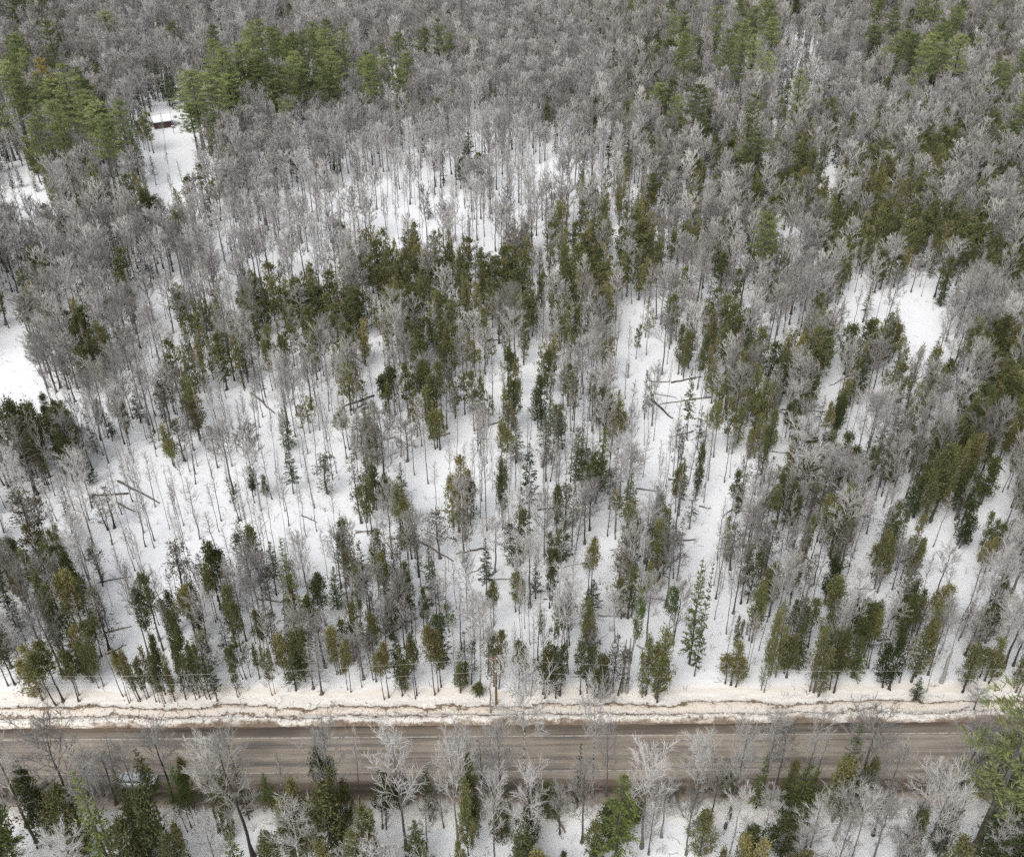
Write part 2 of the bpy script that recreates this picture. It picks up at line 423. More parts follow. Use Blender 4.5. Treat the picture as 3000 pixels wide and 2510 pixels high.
def slender(seed, h, Rr, bole=.5, n=44, tw=.016, bark='bark_grey', twig='twig', r0=.075):
    rng = random.Random(seed)
    tr, tp, _ = make_trunk(rng, h, r0, bark, 1.0, .045, 11, 5)
    cr = MB()
    for i in range(n):
        t = bole + (1 - bole) * (i + rng.random()) / n
        p, d0 = lerp3(tp, min(t, .99)); a = rng.uniform(0, 6.28); e = R(rng.uniform(30, 62))
        L = Rr * (1.5 - 1.1 * (t - bole) / (1 - bole)) * rng.uniform(.5, 1.2)
        q = path(p, (math.cos(a) * math.cos(e), math.sin(a) * math.cos(e), math.sin(e)), L, 3, .12, .15, rng)
        cr.tube(q, [tw * 1.7, tw * 1.4, tw, tw * .6], 3, twig)
        for k in range(4):
            p3, d3 = lerp3(q, .25 + .7 * rng.random())
            q3 = path(p3, turn(d3, R(rng.uniform(25, 50)), rng), L * rng.uniform(.25, .5), 2, .15, .2, rng)
            cr.tube(q3, [tw, tw * .8, tw * .5], 3, twig)
    return tr, cr
def cedar(seed, h, Rr, bole, nc=110, nl=20, size=.32, leafm='cedar', sparse=False, stems=0, bark='bark', r0=.12):
    """one to three close stems, each with a ragged narrow crown"""
    rng = random.Random(seed); tr = MB(); cr = MB(); stems = stems or rng.choice((1, 2, 2, 3))
    for st in range(stems):
        hh = h * (1 if st == 0 else rng.uniform(.62, .95)); a0 = rng.uniform(0, 6.28); off = 0 if st == 0 else rng.uniform(.35, .75) * Rr
        ox, oy = off * math.cos(a0), off * math.sin(a0); b1 = min(.7, bole + rng.uniform(-.08, .14))
        t1, tp, _ = make_trunk(rng, hh, r0 * (1 if st == 0 else .75), bark, .96, .03)
        t1.v = [(x + ox * (1 + .06 * z), y + oy * (1 + .06 * z), z) for x, y, z in t1.v]; tr.join(t1)
        tp = [(x + ox * (1 + .06 * z), y + oy * (1 + .06 * z), z) for x, y, z in tp]
        R1 = Rr * (1.0 if stems == 1 else .8) * rng.uniform(.8, 1.1)
        lobes = [(rng.uniform(0, 6.28), rng.uniform(.05, .95), rng.uniform(.45, 1.45)) for _ in range(12)]
        for i in range(int(nc / stems ** .75)):
            q = rng.random() ** .9
            z = hh * (b1 + (1 - b1) * q)
            prof = (min(1, (q + .06) / .3) ** .7) * (1 - q) ** .62 * 1.08 + .07
            a = rng.uniform(0, 6.28); lob = 1.0
            for la, lq, lk in lobes:
                if abs((a - la + math.pi) % 6.283 - math.pi) < .9 and abs(q - lq) < .16: lob *= lk
            rr_ = R1 * prof * min(1.5, lob) * rng.uniform(.15, 1.0) ** .5
            tx, _ = lerp3(tp, min(.98, z / hh / .96))
            c = (tx[0] + rr_ * math.cos(a), tx[1] + rr_ * math.sin(a), z)
            if rng.random() < .5 or sparse:
                cr.tube([(tx[0], tx[1], z - rr_ * .45), c], [.028, .01], 3, 'twig' if sparse else bark)
            cs = rng.uniform(.22, .6) * (.8 if sparse else 1)
            for k in range(int(nl * rng.uniform(.5, 1.4))):
                o = (rng.gauss(0, cs * .6), rng.gauss(0, cs * .6), rng.gauss(0, cs * .75))
                d = norm((math.cos(a) * .5 + rng.gauss(0, .5), math.sin(a) * .5 + rng.gauss(0, .5), .75 + rng.gauss(0, .45)))
                cr.leaf((c[0] + o[0], c[1] + o[1], c[2] + o[2]), d, size * rng.uniform(.6, 1.5), size * rng.uniform(.3, .55), rng, leafm)
        for i in range(50 if sparse else 16):
            t = rng.uniform(b1 * .4, .97 if sparse else b1 + .1); p, _ = lerp3(tp, t); a = rng.uniform(0, 6.28)
            q = path(p, (math.cos(a), math.sin(a), .3), R1 * rng.uniform(.4, 1.0), 3, .05, .25, rng)
            cr.tube(q, [.022, .018, .014, .008], 3, 'twig')
    return tr, cr
def fir(seed, h, Rr, bole, leafm='fir', dens=1.0, bare_=False, r0=.12, size=.3):
    rng = random.Random(seed)
    tr, tp, _ = make_trunk(rng, h, r0, 'bark', 1.0, .012)
    cr = MB(); nw = int(h * 2.3)
    for w in range(nw):
        q = (w + rng.random() * .6) / nw; z = h * (bole + (1 - bole) * q)
        L0 = Rr * (1 - q) ** .85 * (min(1, q / .1 + .55)) + .12
        nb = 6 if q < .8 else 5
        for i in range(nb):
            if rng.random() > .93 * dens + .05: continue
            a = rng.uniform(0, 6.28); L = L0 * rng.uniform(.6, 1.12)
            p, _ = lerp3(tp, min(.995, z / h))
            dz = .35 * q - .12 + rng.uniform(-.1, .1)
            pts = path(p, (math.cos(a), math.sin(a), dz), L, 3, .05, .06, rng)
            cr.tube(pts, [.022, .018, .012, .006], 3, 'twig' if bare_ else 'bark')
            if bare_:
                for k in range(4):
                    p3, d3 = lerp3(pts, rng.uniform(.3, 1))
                    q3 = path(p3, turn(d3, R(45), rng), L * .3, 2, -.1, .2, rng); cr.tube(q3, [.014, .011, .007], 3, 'twig')
                continue
            nleaf = max(4, int(L * 11 * dens))
            for k in range(nleaf):
                s = rng.uniform(.12, 1); c, d0 = lerp3(pts, s)
                sd_ = rng.choice((-1, 1)) * R(rng.uniform(15, 65)); ca, sa = math.cos(sd_), math.sin(sd_)
                d = norm((d0[0] * ca - d0[1] * sa, d0[0] * sa + d0[1] * ca, d0[2] + rng.uniform(-.35, .2)))
                cr.leaf(c, d, size * rng.uniform(.7, 1.35) * (.7 + .3 * L), size * rng.uniform(.3, .5), rng, leafm)
    for k in range(10 if not bare_ else 0):
        cr.leaf((tp[-1][0], tp[-1][1], h * (1 - .012 * k)), norm((rng.gauss(0, .4), rng.gauss(0, .4), 1)), size, size * .3, rng, leafm)
    return tr, cr
def pine(seed, h, Rr, bole, leafm='pine', size=.6, nw=12):
    rng = random.Random(seed)
    tr, tp, trd = make_trunk(rng, h, .30, 'bark_grey', .98, .02, 10, 7)
    cr = MB()
    for w in range(nw):
        q = (w + rng.uniform(-.3, .3)) / nw; q = max(0, q); z = h * (bole + (1 - bole) * q * .97)
        for i in range(5):
            if rng.random() < .13: continue
            a = i * 1.257 + w * .7 + rng.uniform(-.35, .35)
            prof = (.5 + 1.2 * q - 1.55 * q * q) if q < .9 else .2
            L = Rr * max(.15, prof) * rng.uniform(.45, 1.4)
            p, _ = lerp3(tp, min(.98, z / h))
            e = .08 + .5 * q + rng.uniform(-.12, .12)
            pts = path(p, (math.cos(a), math.sin(a), e), L, 4, .05, .1, rng)
            cr.tube(pts, [.07, .055, .04, .03, .015], 3, 'bark_grey')
            nt_ = max(4, int(L * 2.6))
            for k in range(nt_):
                s = .22 + .8 * (k + rng.random()) / nt_; s = min(s, 1)
                c, d0 = lerp3(pts, s)
                off = rng.uniform(-1, 1) * (.25 + .28 * L * (1 - abs(s - .6)))
                c = (c[0] - math.sin(a) * off, c[1] + math.cos(a) * off, c[2] + rng.uniform(-.05, .3))
                for l in range(15):
                    d = norm((d0[0] * .6 + rng.gauss(0, .55), d0[1] * .6 + rng.gauss(0, .55), .5 + rng.gauss(0, .35)))
                    cr.leaf((c[0] + rng.gauss(0, .16), c[1] + rng.gauss(0, .16), c[2] + rng.gauss(0, .1)), d, size * rng.uniform(.6, 1.2), size * .2, rng, leafm)
    return tr, cr

# model libraries: code -> list of (height, radius, trunk mesh, crown mesh, trunk MB, crown MB)
LIB = {}
def well(mb, rng, rad):  # low litter cone round the foot; its dark colour doubles as contact shade
    k = mb.mi('litter'); b_ = len(mb.v); n = 9
    mb.v += [(math.cos(i * .698) * rad * rng.uniform(.6, 1.35), math.sin(i * .698) * rad * rng.uniform(.6, 1.35), -.12) for i in range(n)] + [(0, 0, .16)]
    for i in range(n): mb.f.append((b_ + i, b_ + (i + 1) % n, b_ + n)); mb.m.append(k)
def reg(code, nm, h, r, tc_):
    tr, cr = tc_
    well(tr, random.Random(len(LIB) * 7 + len(cr.v)), .22 if code in 'sS' else .42 if code[0] in 'cf' else .5)
    zs = sorted(v[2] for v in cr.v); h = zs[int(len(zs) * .998)]
    rs = sorted(math.hypot(v[0], v[1]) for v in cr.v); r = rs[int(len(rs) * .95)]
    LIB.setdefault(code, []).append(dict(h=h, r=r, t=tr.mesh(nm + '_trunk'), c=cr.mesh(nm + '_crown'), tb=tr, cb=cr))
for s in range(5): reg('b', 'bare_tree', 15, 3.0, bare(10 + s, 15, 3.0, .36 + .05 * (s % 3), 17, 9, 7, .018))
for s in range(2): reg('bn', 'bare_tree', 15, 3.0, bare(20 + s, 15, 3.0, .22, 18, 10, 7, .018, 'bark', 'twig_brown'))
for s in range(4): reg('w', 'bare_tree', 17, 3.4, bare(30 + s, 17, 3.4, .46 + .04 * (s % 2), 16, 10, 8, .019, 'birch', 'twig_pale', (25, 60), .08, .06))
for s in range(3): reg('wp', 'bare_tree', 15, 3.2, bare(36 + s, 15, 3.2, .30, 15, 10, 8, .017, 'bark_grey', 'twig_pale', (30, 65), .06))
for s in range(6): reg('s', 'slender_tree', 13, 1.1, slender(40 + s, 13, 1.1 + .15 * (s % 3), .45 + .06 * (s % 3)))
for s in range(4):
    reg('c', 'cedar_tree', 11, 1.9, cedar(50 + s, 11, 1.7, (.15, .30, .42, .22)[s], 150))
    reg('cl', 'cedar_tree', 9, 2.2, cedar(54 + s, 9, 2.2, .03 + .03 * s, 190, 26, .32))
    reg('cbl', 'cedar_tree', 9, 2.2, cedar(58 + s, 9, 2.2, .03 + .03 * s, 190, 26, .32, 'cedar_brown'))
    reg('cb', 'cedar_tree', 11, 1.9, cedar(60 + s, 11, 1.7, (.15, .30, .42, .24)[s], 150, leafm='cedar_brown'))
    reg('ct', 'cedar_tree', 11, 1.9, cedar(70 + s, 11, 1.5, (.15, .2, .3, .35)[s], 75, 13, .28, 'cedar_grey', True))
for s in range(3):
    reg('cd', 'cedar_tree', 11, 1.9, cedar(80 + s, 11, 1.7, (.12, .28, .42)[s], 150, leafm='cedar_dark'))
    reg('cg', 'cedar_tree', 11, 1.9, cedar(90 + s, 11, 1.8, (.35, .50, .28)[s], 85, 20, leafm='cedar_green'))
    reg('f', 'fir_tree', 11, 1.9, fir(100 + s, 11, 1.9, (.08, .15, .22)[s]))
    reg('fg', 'fir_tree', 11, 1.9, fir(110 + s, 11, 1.9, (.08, .12, .3)[s], 'fir_green'))
    reg('ft', 'fir_tree', 11, 1.9, fir(120 + s, 11, 1.9, (.2, .3, .35)[s], 'fir', .55))
for s in range(2): reg('d', 'dead_tree', 11, 1.6, fir(130 + s, 11, 1.6, .2, 'fir', .9, True))
for s in range(4): reg('p', 'pine_tree', 22, 4.2, pine(140 + s, 22, 4.2, (.38, .30, .45, .22)[s]))
reg('py', 'pine_tree', 22, 4.2, pine(146, 22, 4.2, .35, 'pine_yellow'))
# far models: fewer, coarser pieces
for s in range(4): reg('B', 'far_bare', 14, 2.7, bare(210 + s, 14, 2.7, .40, 14, 7, 4, .036, 'bark_grey', 'twig'))
for s in range(2): reg('BN', 'far_bare', 14, 2.7, bare(220 + s, 14, 2.7, .36, 14, 7, 4, .036, 'bark_grey', 'twig_brown'))
for s in range(2): reg('BW', 'far_bare', 15, 2.8, bare(224 + s, 15, 2.8, .45, 14, 7, 4, .036, 'bark_grey', 'twig_pale'))
for s in range(4): reg('S', 'far_slender', 13, 1.3, slender(230 + s, 13, 1.5, .5, 34, .028, r0=.085))
for s in range(2):
    reg('C', 'far_cedar', 11, 1.9, cedar(240 + s, 11, 1.8, .2, 70, 13, .5, 'cedar'))
    reg('CB', 'far_cedar', 11, 1.9, cedar(244 + s, 11, 1.9, .2, 60, 14, .5, 'cedar_brown'))
    reg('F', 'far_fir', 11, 1.7, fir(250 + s, 11, 1.7, .06, 'fir', .8, size=.4))
    reg('P', 'far_pine', 20, 4.0, pine(260 + s, 20, 4.0, .3, size=.7, nw=11))
# ------------------------------------------------------------------ surveyed trees: kind, foot x, foot y, top y, crown width (pixels of the 3000x2510 photograph, turned into metres below)
SURVEY = '''
b 113 2475 2150 170;b 250 2480 2090 190;b 330 2520 2200 120;s 390 2430 2150 60;b 430 2420 2165 95;w 250 2640 2420 150;b 740 2500 2115 180;b 640 2430 2145 110
wp 1190 2480 2120 150;b 985 2420 2110 140;w 890 2560 2350 150;wp 650 2600 2380 110;s 850 2400 2200 60;s 1057 2380 2140 50;wp 1090 2620 2450 110;wp 1030 2600 2470 90;wp 1160 2600 2440 90
fg 60 2600 2245 115;c 150 2480 2240 80;c 240 2500 2290 90;fg 330 2560 2255 95;fg 395 2400 2243 48;fg 470 2400 2193 58;c 440 2480 2310 60;c 500 2560 2290 100;cg 560 2420 2235 55
f 730 2400 2185 32;c 660 2450 2270 60;cb 660 2380 2210 48;fg 715 2600 2420 65;c 800 2580 2430 65;cb 890 2470 2275 90;cb 850 2480 2325 80;c 980 2520 2295 110;f 1005 2500 2300 48;cb 1000 2430 2245 80
cd 950 2380 2195 70;cb 1090 2560 2355 120;cd 1120 2420 2250 55;cb 970 2620 2462 80;c 560 2600 2400 80;c 420 2600 2400 90;cd 30 2480 2300 70
w 1540 2345 1945 175;wp 1540 2500 2225 135;b 1450 2540 2245 95;b 1342 2470 2150 120;w 1352 2410 2090 95;b 1470 2370 2105 120;w 1735 2340 1985 105;b 1775 2330 2100 80;bn 1705 2465 2230 120;b 1640 2440 2290 70
cb 1380 2430 2195 66;c 1372 2500 2280 50;fg 1260 2400 2245 45;fg 1218 2540 2390 80;c 1470 2450 2300 55;c 1545 2480 2330 60;c 1530 2530 2420 60;fg 1795 2570 2285 110;c 1740 2560 2400 50;c 1350 2580 2455 55;c 1650 2560 2485 50;f 1690 2370 2175 32
bn 1300 2420 2280 60;bn 1400 2440 2300 60;bn 1250 2480 2330 60
b 1880 2480 2150 145;w 2015 2440 2165 75;b 2125 2420 2095 110;b 2138 2400 2130 60;b 2228 2345 2080 110;b 2260 2350 2110 90;b 2340 2340 2060 90;w 2230 2470 2290 75;w 2130 2520 2300 105;b 2375 2475 2320 75;s 2380 2330 2170 45
fg 2215 2370 2208 48;c 2290 2370 2225 45;fg 2320 2400 2215 85;fg 2360 2380 2250 55;c 2050 2500 2370 75;cb 2200 2620 2455 105;cb 2090 2640 2480 60;c 2190 2520 2410 60;c 2290 2500 2395 85;f 1960 2350 2295 48
bn 1900 2500 2300 80;b 2010 2500 2310 90;b 2080 2400 2240 80
b 2497 2370 2065 170;b 2590 2360 2180 100;b 2775 2380 2085 160;b 2700 2520 2250 140;wp 2740 2530 2310 120;b 2810 2400 2150 90;b 2852 2085 2020 70;b 2495 2520 2290 90;bn 2560 2440 2290 110;bn 2450 2560 2380 100;b 2600 2600 2400 120;b 2880 2560 2380 100;bn 2640 2500 2330 90
f 2450 2380 2128 58;c 2440 2400 2220 90;c 2520 2380 2210 75;p 2850 2500 2020 270;p 2900 2420 2060 180;f 2678 2062 2000 42;c 2815 2040 1905 88;cd 2900 2560 2400 120;cd 2980 2600 2400 120;c 2760 2620 2450 80;c 2640 2560 2360 60
cb 190 2065 1895 120;cb 130 2062 1905 100;c 235 2066 1925 80;c 160 1860 1680 52;c 195 1930 1730 60;f 280 1865 1705 50;ft 310 1850 1750 45;cd 240 1800 1640 72;ft 27 1768 1675 55;ft 80 1890 1795 45;cd 50 2020 1840 80;cb 275 1995 1850 85
b 115 1885 1600 60;s 334 1792 1565 24;b 440 1930 1655 62;s 257 1657 1400 30;s 395 1650 1420 34;s 456 1620 1380 30;s 502 1566 1340 28;s 540 1608 1390 28;s 553 1634 1440 22;d 217 1575 1440 40
ct 130 1660 1450 115;ct 340 1560 1440 80;ct 560 1800 1600 80;c 483 1920 1690 90;cd 650 1800 1605 88;cb 640 1830 1660 60;cg 560 2010 1870 66
cb 383 2071 1915 45;cb 415 2060 1905 45;c 462 2068 1905 50;c 488 2072 1925 45;cb 515 2062 1920 40;c 548 2060 1900 45;c 588 2055 1900 50;c 620 2060 1900 48;cb 440 2055 1930 40
ct 735 1720 1535 90;b 768 1830 1600 85;fg 870 1850 1598 58;cb 877 1840 1700 62;b 925 1850 1560 75;ft 1083 1825 1590 55;cg 1060 1850 1680 75;fg 1140 1770 1620 48;c 1040 1950 1785 75;c 1155 1880 1760 62;f 690 1885 1755 46;c 770 1950 1800 60
cg 725 2005 1880 58;cg 765 2000 1900 45;f 870 2035 1925 58;d 945 2045 1870 70;d 920 2030 1880 50;c 1030 2040 1880 50;cb 1140 2055 1890 75;cb 1000 1990 1845 50;f 640 2065 1940 45;c 700 2055 1915 45;c 800 2050 1910 45;cb 1180 2050 1910 55
s 755 1615 1390 26;s 797 1645 1440 26;s 811 1650 1430 24;s 845 1630 1400 24;s 890 1620 1400 26;s 963 1711 1565 24;s 992 1611 1430 26;s 990 1700 1530 26;b 1043 1760 1530 40;s 1116 1651 1500 22;s 819 1992 1770 26;s 803 2005 1860 24
c 1523 1671 1500 82;ct 1290 1650 1505 85;ct 1360 1660 1500 85;b 1427 1567 1195 60;f 1426 1757 1597 46;fg 1267 1791 1620 46;b 1370 1830 1635 72;f 1515 1740 1665 40;s 1525 1885 1700 20;s 1531 1905 1690 22;s 1537 1858 1690 20;fg 1568 1768 1643 40
cb 1447 1846 1715 60;w 1662 1990 1680 110;w 1640 1960 1720 70;w 1800 1900 1740 80;cg 1620 1960 1760 52;cg 1590 1900 1805 45;cg 1317 1868 1775 50;cg 1290 1950 1815 56;cb 1222 2050 1865 62;cb 1275 2048 1850 78;c 1245 1870 1735 50
c 1462 2030 1855 72;c 1520 2030 1890 62;cd 1590 2045 1890 82;c 1640 2050 1900 70;c 1700 2045 1890 88;cd 1770 2055 1930 88;w 1410 2045 1740 110;bn 1390 1900 1750 70;c 1350 2035 1945 60;cd 1402 2050 2005 40
s 1594 1670 1500 24;s 1308 1777 1640 22;s 1316 1691 1560 22;s 1553 1905 1720 26;s 1604 1752 1670 20;s 1638 1785 1480 24
cd 1845 1720 1535 66;f 1932 1745 1520 36;fg 2017 1960 1650 62;fg 2032 1995 1670 38;cg 1845 1950 1740 66;cg 1950 1920 1725 50;cb 1920 2055 1845 92;c 1890 2050 1870 50;d 2095 1765 1568 42;s 2125 1870 1640 34;bn 2145 1810 1575 72;s 2220 1918 1640 34;s 2210 1765 1560 30
c 2145 1930 1815 36;s 2120 1990 1800 30;s 2180 1990 1800 24;s 2190 1980 1810 22;c 2255 1990 1790 56;c 2235 2040 1880 42;c 2315 1885 1765 50;w 2283 1840 1610 66;s 2278 1594 1400 30;c 2305 1590 1450 46;c 2380 2040 1840 70
c 2455 1650 1475 105;c 2590 1620 1500 70;cb 2655 1690 1520 56;cd 2800 1610 1480 80;c 2565 1750 1580 75;cd 2510 1960 1780 76;cb 2665 2010 1775 95;cd 2600 2030 1880 90;cd 2440 2040 1855 72;cb 2540 1900 1770 45
w 2455 1960 1640 95;w 2570 1930 1760 90;w 2715 1940 1745 68;w 2830 1915 1620 105;b 2802 1890 1700 40;b 2740 1750 1600 80;b 2610 1740 1600 68;b 2960 1750 1540 130;b 2930 1650 1530 90;b 2990 2000 1700 120;b 2900 1990 1760 80;c 2970 2040 1850 62;ft 2810 1880 1780 44
cd 30 1440 1210 90;cd 90 1420 1185 110;c 150 1410 1185 110;cd 215 1400 1200 95;c 240 1385 1210 80;ct 110 1460 1230 100;f 272 1435 1345 45;s 150 1450 1200 26;s 165 1465 1220 26;s 120 1470 1230 30;s 95 1500 1240 30;s 20 1500 1240 30;s 60 1500 1250 30;s 200 1480 1260 28
wp 440 1260 1090 60;b 300 1303 1090 70;s 382 1395 1140 36;s 470 1305 1070 34;ct 545 1365 1240 56;cb 590 1300 1120 78;ct 500 1290 1130 58;f 180 1060 905 66;f 310 1090 955 60;b 160 1080 930 60;s 582 1380 1200 28
s 664 1243 1060 28;s 763 1267 1080 30;s 757 1305 1130 26;s 737 1320 1160 26;s 780 1178 1010 30;b 868 1293 1080 50;s 903 1248 1080 26;s 966 1197 1020 32;wp 1017 1357 1180 50;s 958 1340 1180 26;s 988 1398 1200 28;s 885 1383 1230 24;s 842 1380 1220 24;ct 753 1365 1250 30
s 645 1330 1150 28;s 675 1298 1120 28;s 1012 1252 1090 28;s 932 1150 980 28;fg 850 1330 1210 50;f 862 1460 1320 46;cd 745 1470 1380 42;cd 785 1468 1405 34;ct 962 1458 1340 75;bn 1130 1440 1195 125;bn 1080 1430 1220 70;cd 1130 1500 1395 56;ct 1060 1545 1350 88;c 1090 1570 1400 76;f 1180 1490 1370 42
ct 690 1127 980 60;c 810 1150 960 60;ct 750 1120 970 60;c 840 1140 990 50;cb 1070 1080 945 50;cd 1160 1230 1090 80;c 1200 1240 1080 70
cd 1585 1262 1115 70;cd 1490 1160 1030 56;cd 1510 1185 1060 46;c 1300 1270 1070 80;cd 1250 1240 1070 80;c 1390 1275 1100 60;cb 1345 1570 1350 100;f 1551 1530 1310 62;cd 1475 1560 1355 40;f 1684 1452 1290 54;fg 1757 1450 1262 56;cd 1730 1480 1330 80
b 1310 1270 1140 66;b 1400 1335 1190 56;s 1630 1530 1310 40;s 1622 1520 1320 36;s 1476 1227 1090 22;s 1610 1218 1070 24;s 1620 1160 1040 24;b 1648 1213 1040 58;ct 1680 1280 1090 50;ct 1733 1278 1110 50;s 1775 1192 1040 28;s 1785 1200 1050 28;s 1493 1462 1300 24;s 1655 1465 1300 24;s 1255 1430 1150 40;s 1525 1495 1330 22
c 1862 1062 960 36;c 2140 1165 1030 62;cd 1985 1110 960 50;c 2000 1118 980 46;c 2040 1155 980 50;c 2075 1100 950 56;c 2280 1197 1045 72;cb 2320 1180 1000 52;cb 2210 1280 1120 78;cb 2145 1210 1030 50;cd 2355 1230 1075 88;f 2180 1120 980 50;fg 2010 1300 1100 36;ft 2040 1330 1200 54;d 2060 1340 1210 44
c 2235 1430 1210 60;c 2270 1560 1400 80;c 2330 1480 1335 60;w 2330 1420 1230 130;c 2035 1470 1300 42;f 1985 1500 1360 38;f 1835 1560 1405 62;ft 2018 1560 1440 46;ct 2168 1480 1300 52;b 1908 1262 1080 56;b 1845 1380 1190 52;b 1970 1407 1240 40;s 2073 1420 1210 34;s 1925 1495 1330 26;s 1935 1500 1340 24;s 1882 1410 1240 24;s 1920 1490 1300 22
f 2510 1195 1045 56;cd 2470 1110 960 80;cd 2520 1090 945 90;c 2600 1060 950 60;cb 2620 1245 1115 32;b 2498 1388 1150 88;b 2520 1400 1155 88;ct 2620 1385 1215 46;c 2695 1220 1080 54;cd 2750 1200 1065 62;f 2840 1150 1030 30;c 2900 1230 1060 90;c 2960 1200 1050 100;cd 2925 1290 1160 95;c 2985 1270 1150 90
c 2830 1100 940 80;cd 2890 1110 935 90;c 2950 1090 960 80;b 2730 1290 1120 70;wp 2785 1305 1110 88;b 2740 1360 1215 86;bn 2840 1390 1195 100;b 2975 1340 1195 80;cb 2700 1540 1315 105;c 2740 1500 1330 80;cd 2800 1530 1370 90;cd 2860 1500 1350 80;c 2450 1435 1275 92;c 2415 1400 1270 60;ct 2560 1480 1290 60;cb 2455 1580 1425 92
p 330 525 305 130;p 250 475 200 110;p 290 485 275 100;py 160 360 178 50;p 110 330 155 50;p 70 330 165 60;p 45 480 305 80;p 120 400 270 50;p 200 430 240 80;p 600 450 215 110;p 700 440 230 125;p 740 350 135 90;p 790 350 160 85;p 895 360 190 105;p 860 300 125 75;p 970 300 95 90;p 985 340 160 75
p 860 440 300 58;p 585 470 310 80;p 650 400 200 90;p 335 160 40 70;p 530 190 72 70;p 640 470 330 70;p 820 400 220 70;p 940 360 230 60
f 450 300 178 28;f 480 300 175 28;f 425 290 182 26;f 500 320 230 44;f 540 290 190 36;f 510 330 210 30;f 580 215 130 22;f 600 215 128 22;f 615 220 130 22;f 640 190 122 22;f 670 185 128 22;f 130 190 80 44;f 60 190 105 40;f 250 170 100 30;f 190 150 75 34;cd 452 456 330 50;cd 440 452 345 46;cd 425 448 355 34;cd 412 440 350 30
f 415 545 400 46;f 40 562 505 18;f 68 558 495 18;f 105 525 450 24;f 112 572 515 20;ft 460 555 470 26;cd 450 700 560 54;cd 430 720 590 50;cd 475 690 580 50
p 1020 290 85 62;p 1175 260 100 66;f 1212 255 115 42;p 1320 245 105 46;p 1400 225 120 70;p 1070 330 200 58;p 1130 270 140 55;p 1190 290 170 52;f 1375 565 396 62;cd 1400 568 455 46;cd 1350 562 470 30;f 1895 465 358 42;f 1805 520 415 26;f 1835 330 268 30
p 1950 240 125 86;p 2000 235 115 90;p 2040 230 120 80;p 2080 220 115 70;p 1860 290 210 56;p 1925 370 255 72;p 1975 300 225 48;p 1805 170 85 45;p 1625 150 92 42;p 1870 180 92 66;p 1760 230 170 28;p 1910 200 130 60;p 2150 230 130 60
f 1628 262 225 14;f 1670 270 232 14;f 1720 262 215 14;f 1548 310 260 16;f 1605 250 205 14
p 2190 600 415 130;p 2165 590 440 90;p 2540 235 85 88;p 2630 265 105 100;p 2730 270 145 66;p 2765 250 160 30;p 2935 520 368 84;p 3005 640 480 80;p 2178 195 105 42;f 2222 232 178 16;f 2235 235 180 16;f 2285 238 200 16;f 2300 240 205 16;f 2318 240 200 16;f 2335 236 195 16;f 2345 238 200 14
f 2690 300 225 28;f 2735 280 215 44;f 2378 62 0 34;f 2925 75 38 22;f 2010 245 195 16;f 2025 246 190 16;f 2045 248 190 16;f 2060 250 200 14
'''
# what stands where, read off the photograph in cells of 100 pixels:  . open snow   , a few poles   s slender bare wood   g dense bare wood
# m bare with some conifers   x bare and cedar, half open   c cedar   p under tall pines   f small firs
MAP = [
"mmgggggggggggggggmmmgmmmmmmmmm", "mmmgggppppgppgggggmmpppgggmpmm", "pmmgffppppppggggggmmppffgmppmm", "pppp,.ppppgggssggmmmmmmmmmmmmm",
"mmpp,.xgggssssssssmmmcmcmcmcmm", "smmxxgggsssssssssxxmxmmcmccmmm", "gmgmmgssssssssssxccxxxmgcccccm", "gmgmggssssxccxcccccxgxmgcccmcc",
"gmgmsxscccccccccccxsxxmggsxggm", "gxcgsxxxxcccxxxxxx,xxcsxx,cggm", ".gxgsxxxxxxxxxxxxx,xxxxccxx.xc", ".,sgsxs,s,xxxxxxxx,,xxxxcxxxcc",
"ccgs,x,s,,xxxxxxx,,,,xxxmmxmcc", "ccs,,,,s,,xx,,,,,xx,xxxxxxxmmx", "ss,s,,,,,,xx,x,xxx,xxxxxxx.ccm", "xxs,,,,,s,xxx,xxx,xx,xxxxxc.xm",
"yy,,,xyy,,yy,,x,xyyx,xyyxx.ymm", "yyy,,yyyyyyyy,,,xyy,x,xyyyyy,y", "yyy,,yyyyyyyyyy,xyyyy,yyyyyy,m", "yy,yyyyyyyyyyyyyyyyyxyyyyyyyyy",
"..............................", "..............................", "..............................", "xxxxxxxxxxxxxxxxxxxxxxxxxxxxxx",
"xxxxxxxxxxxxxx,,xxx.xxxx,xxxxx", "xxxxxxxxxxxxxx,,xxx,xxxx,xxxxx"]
DENS = {'n': 1 / 7, 'y': 1 / 6.4, '.': 0, ',': 1 / 19, 's': 1 / 17, 'g': 1 / 9.5, 'm': 1 / 9, 'x': 1 / 9.5, 'c': 1 / 6.8, 'p': 1 / 16, 'f': 1 / 7}
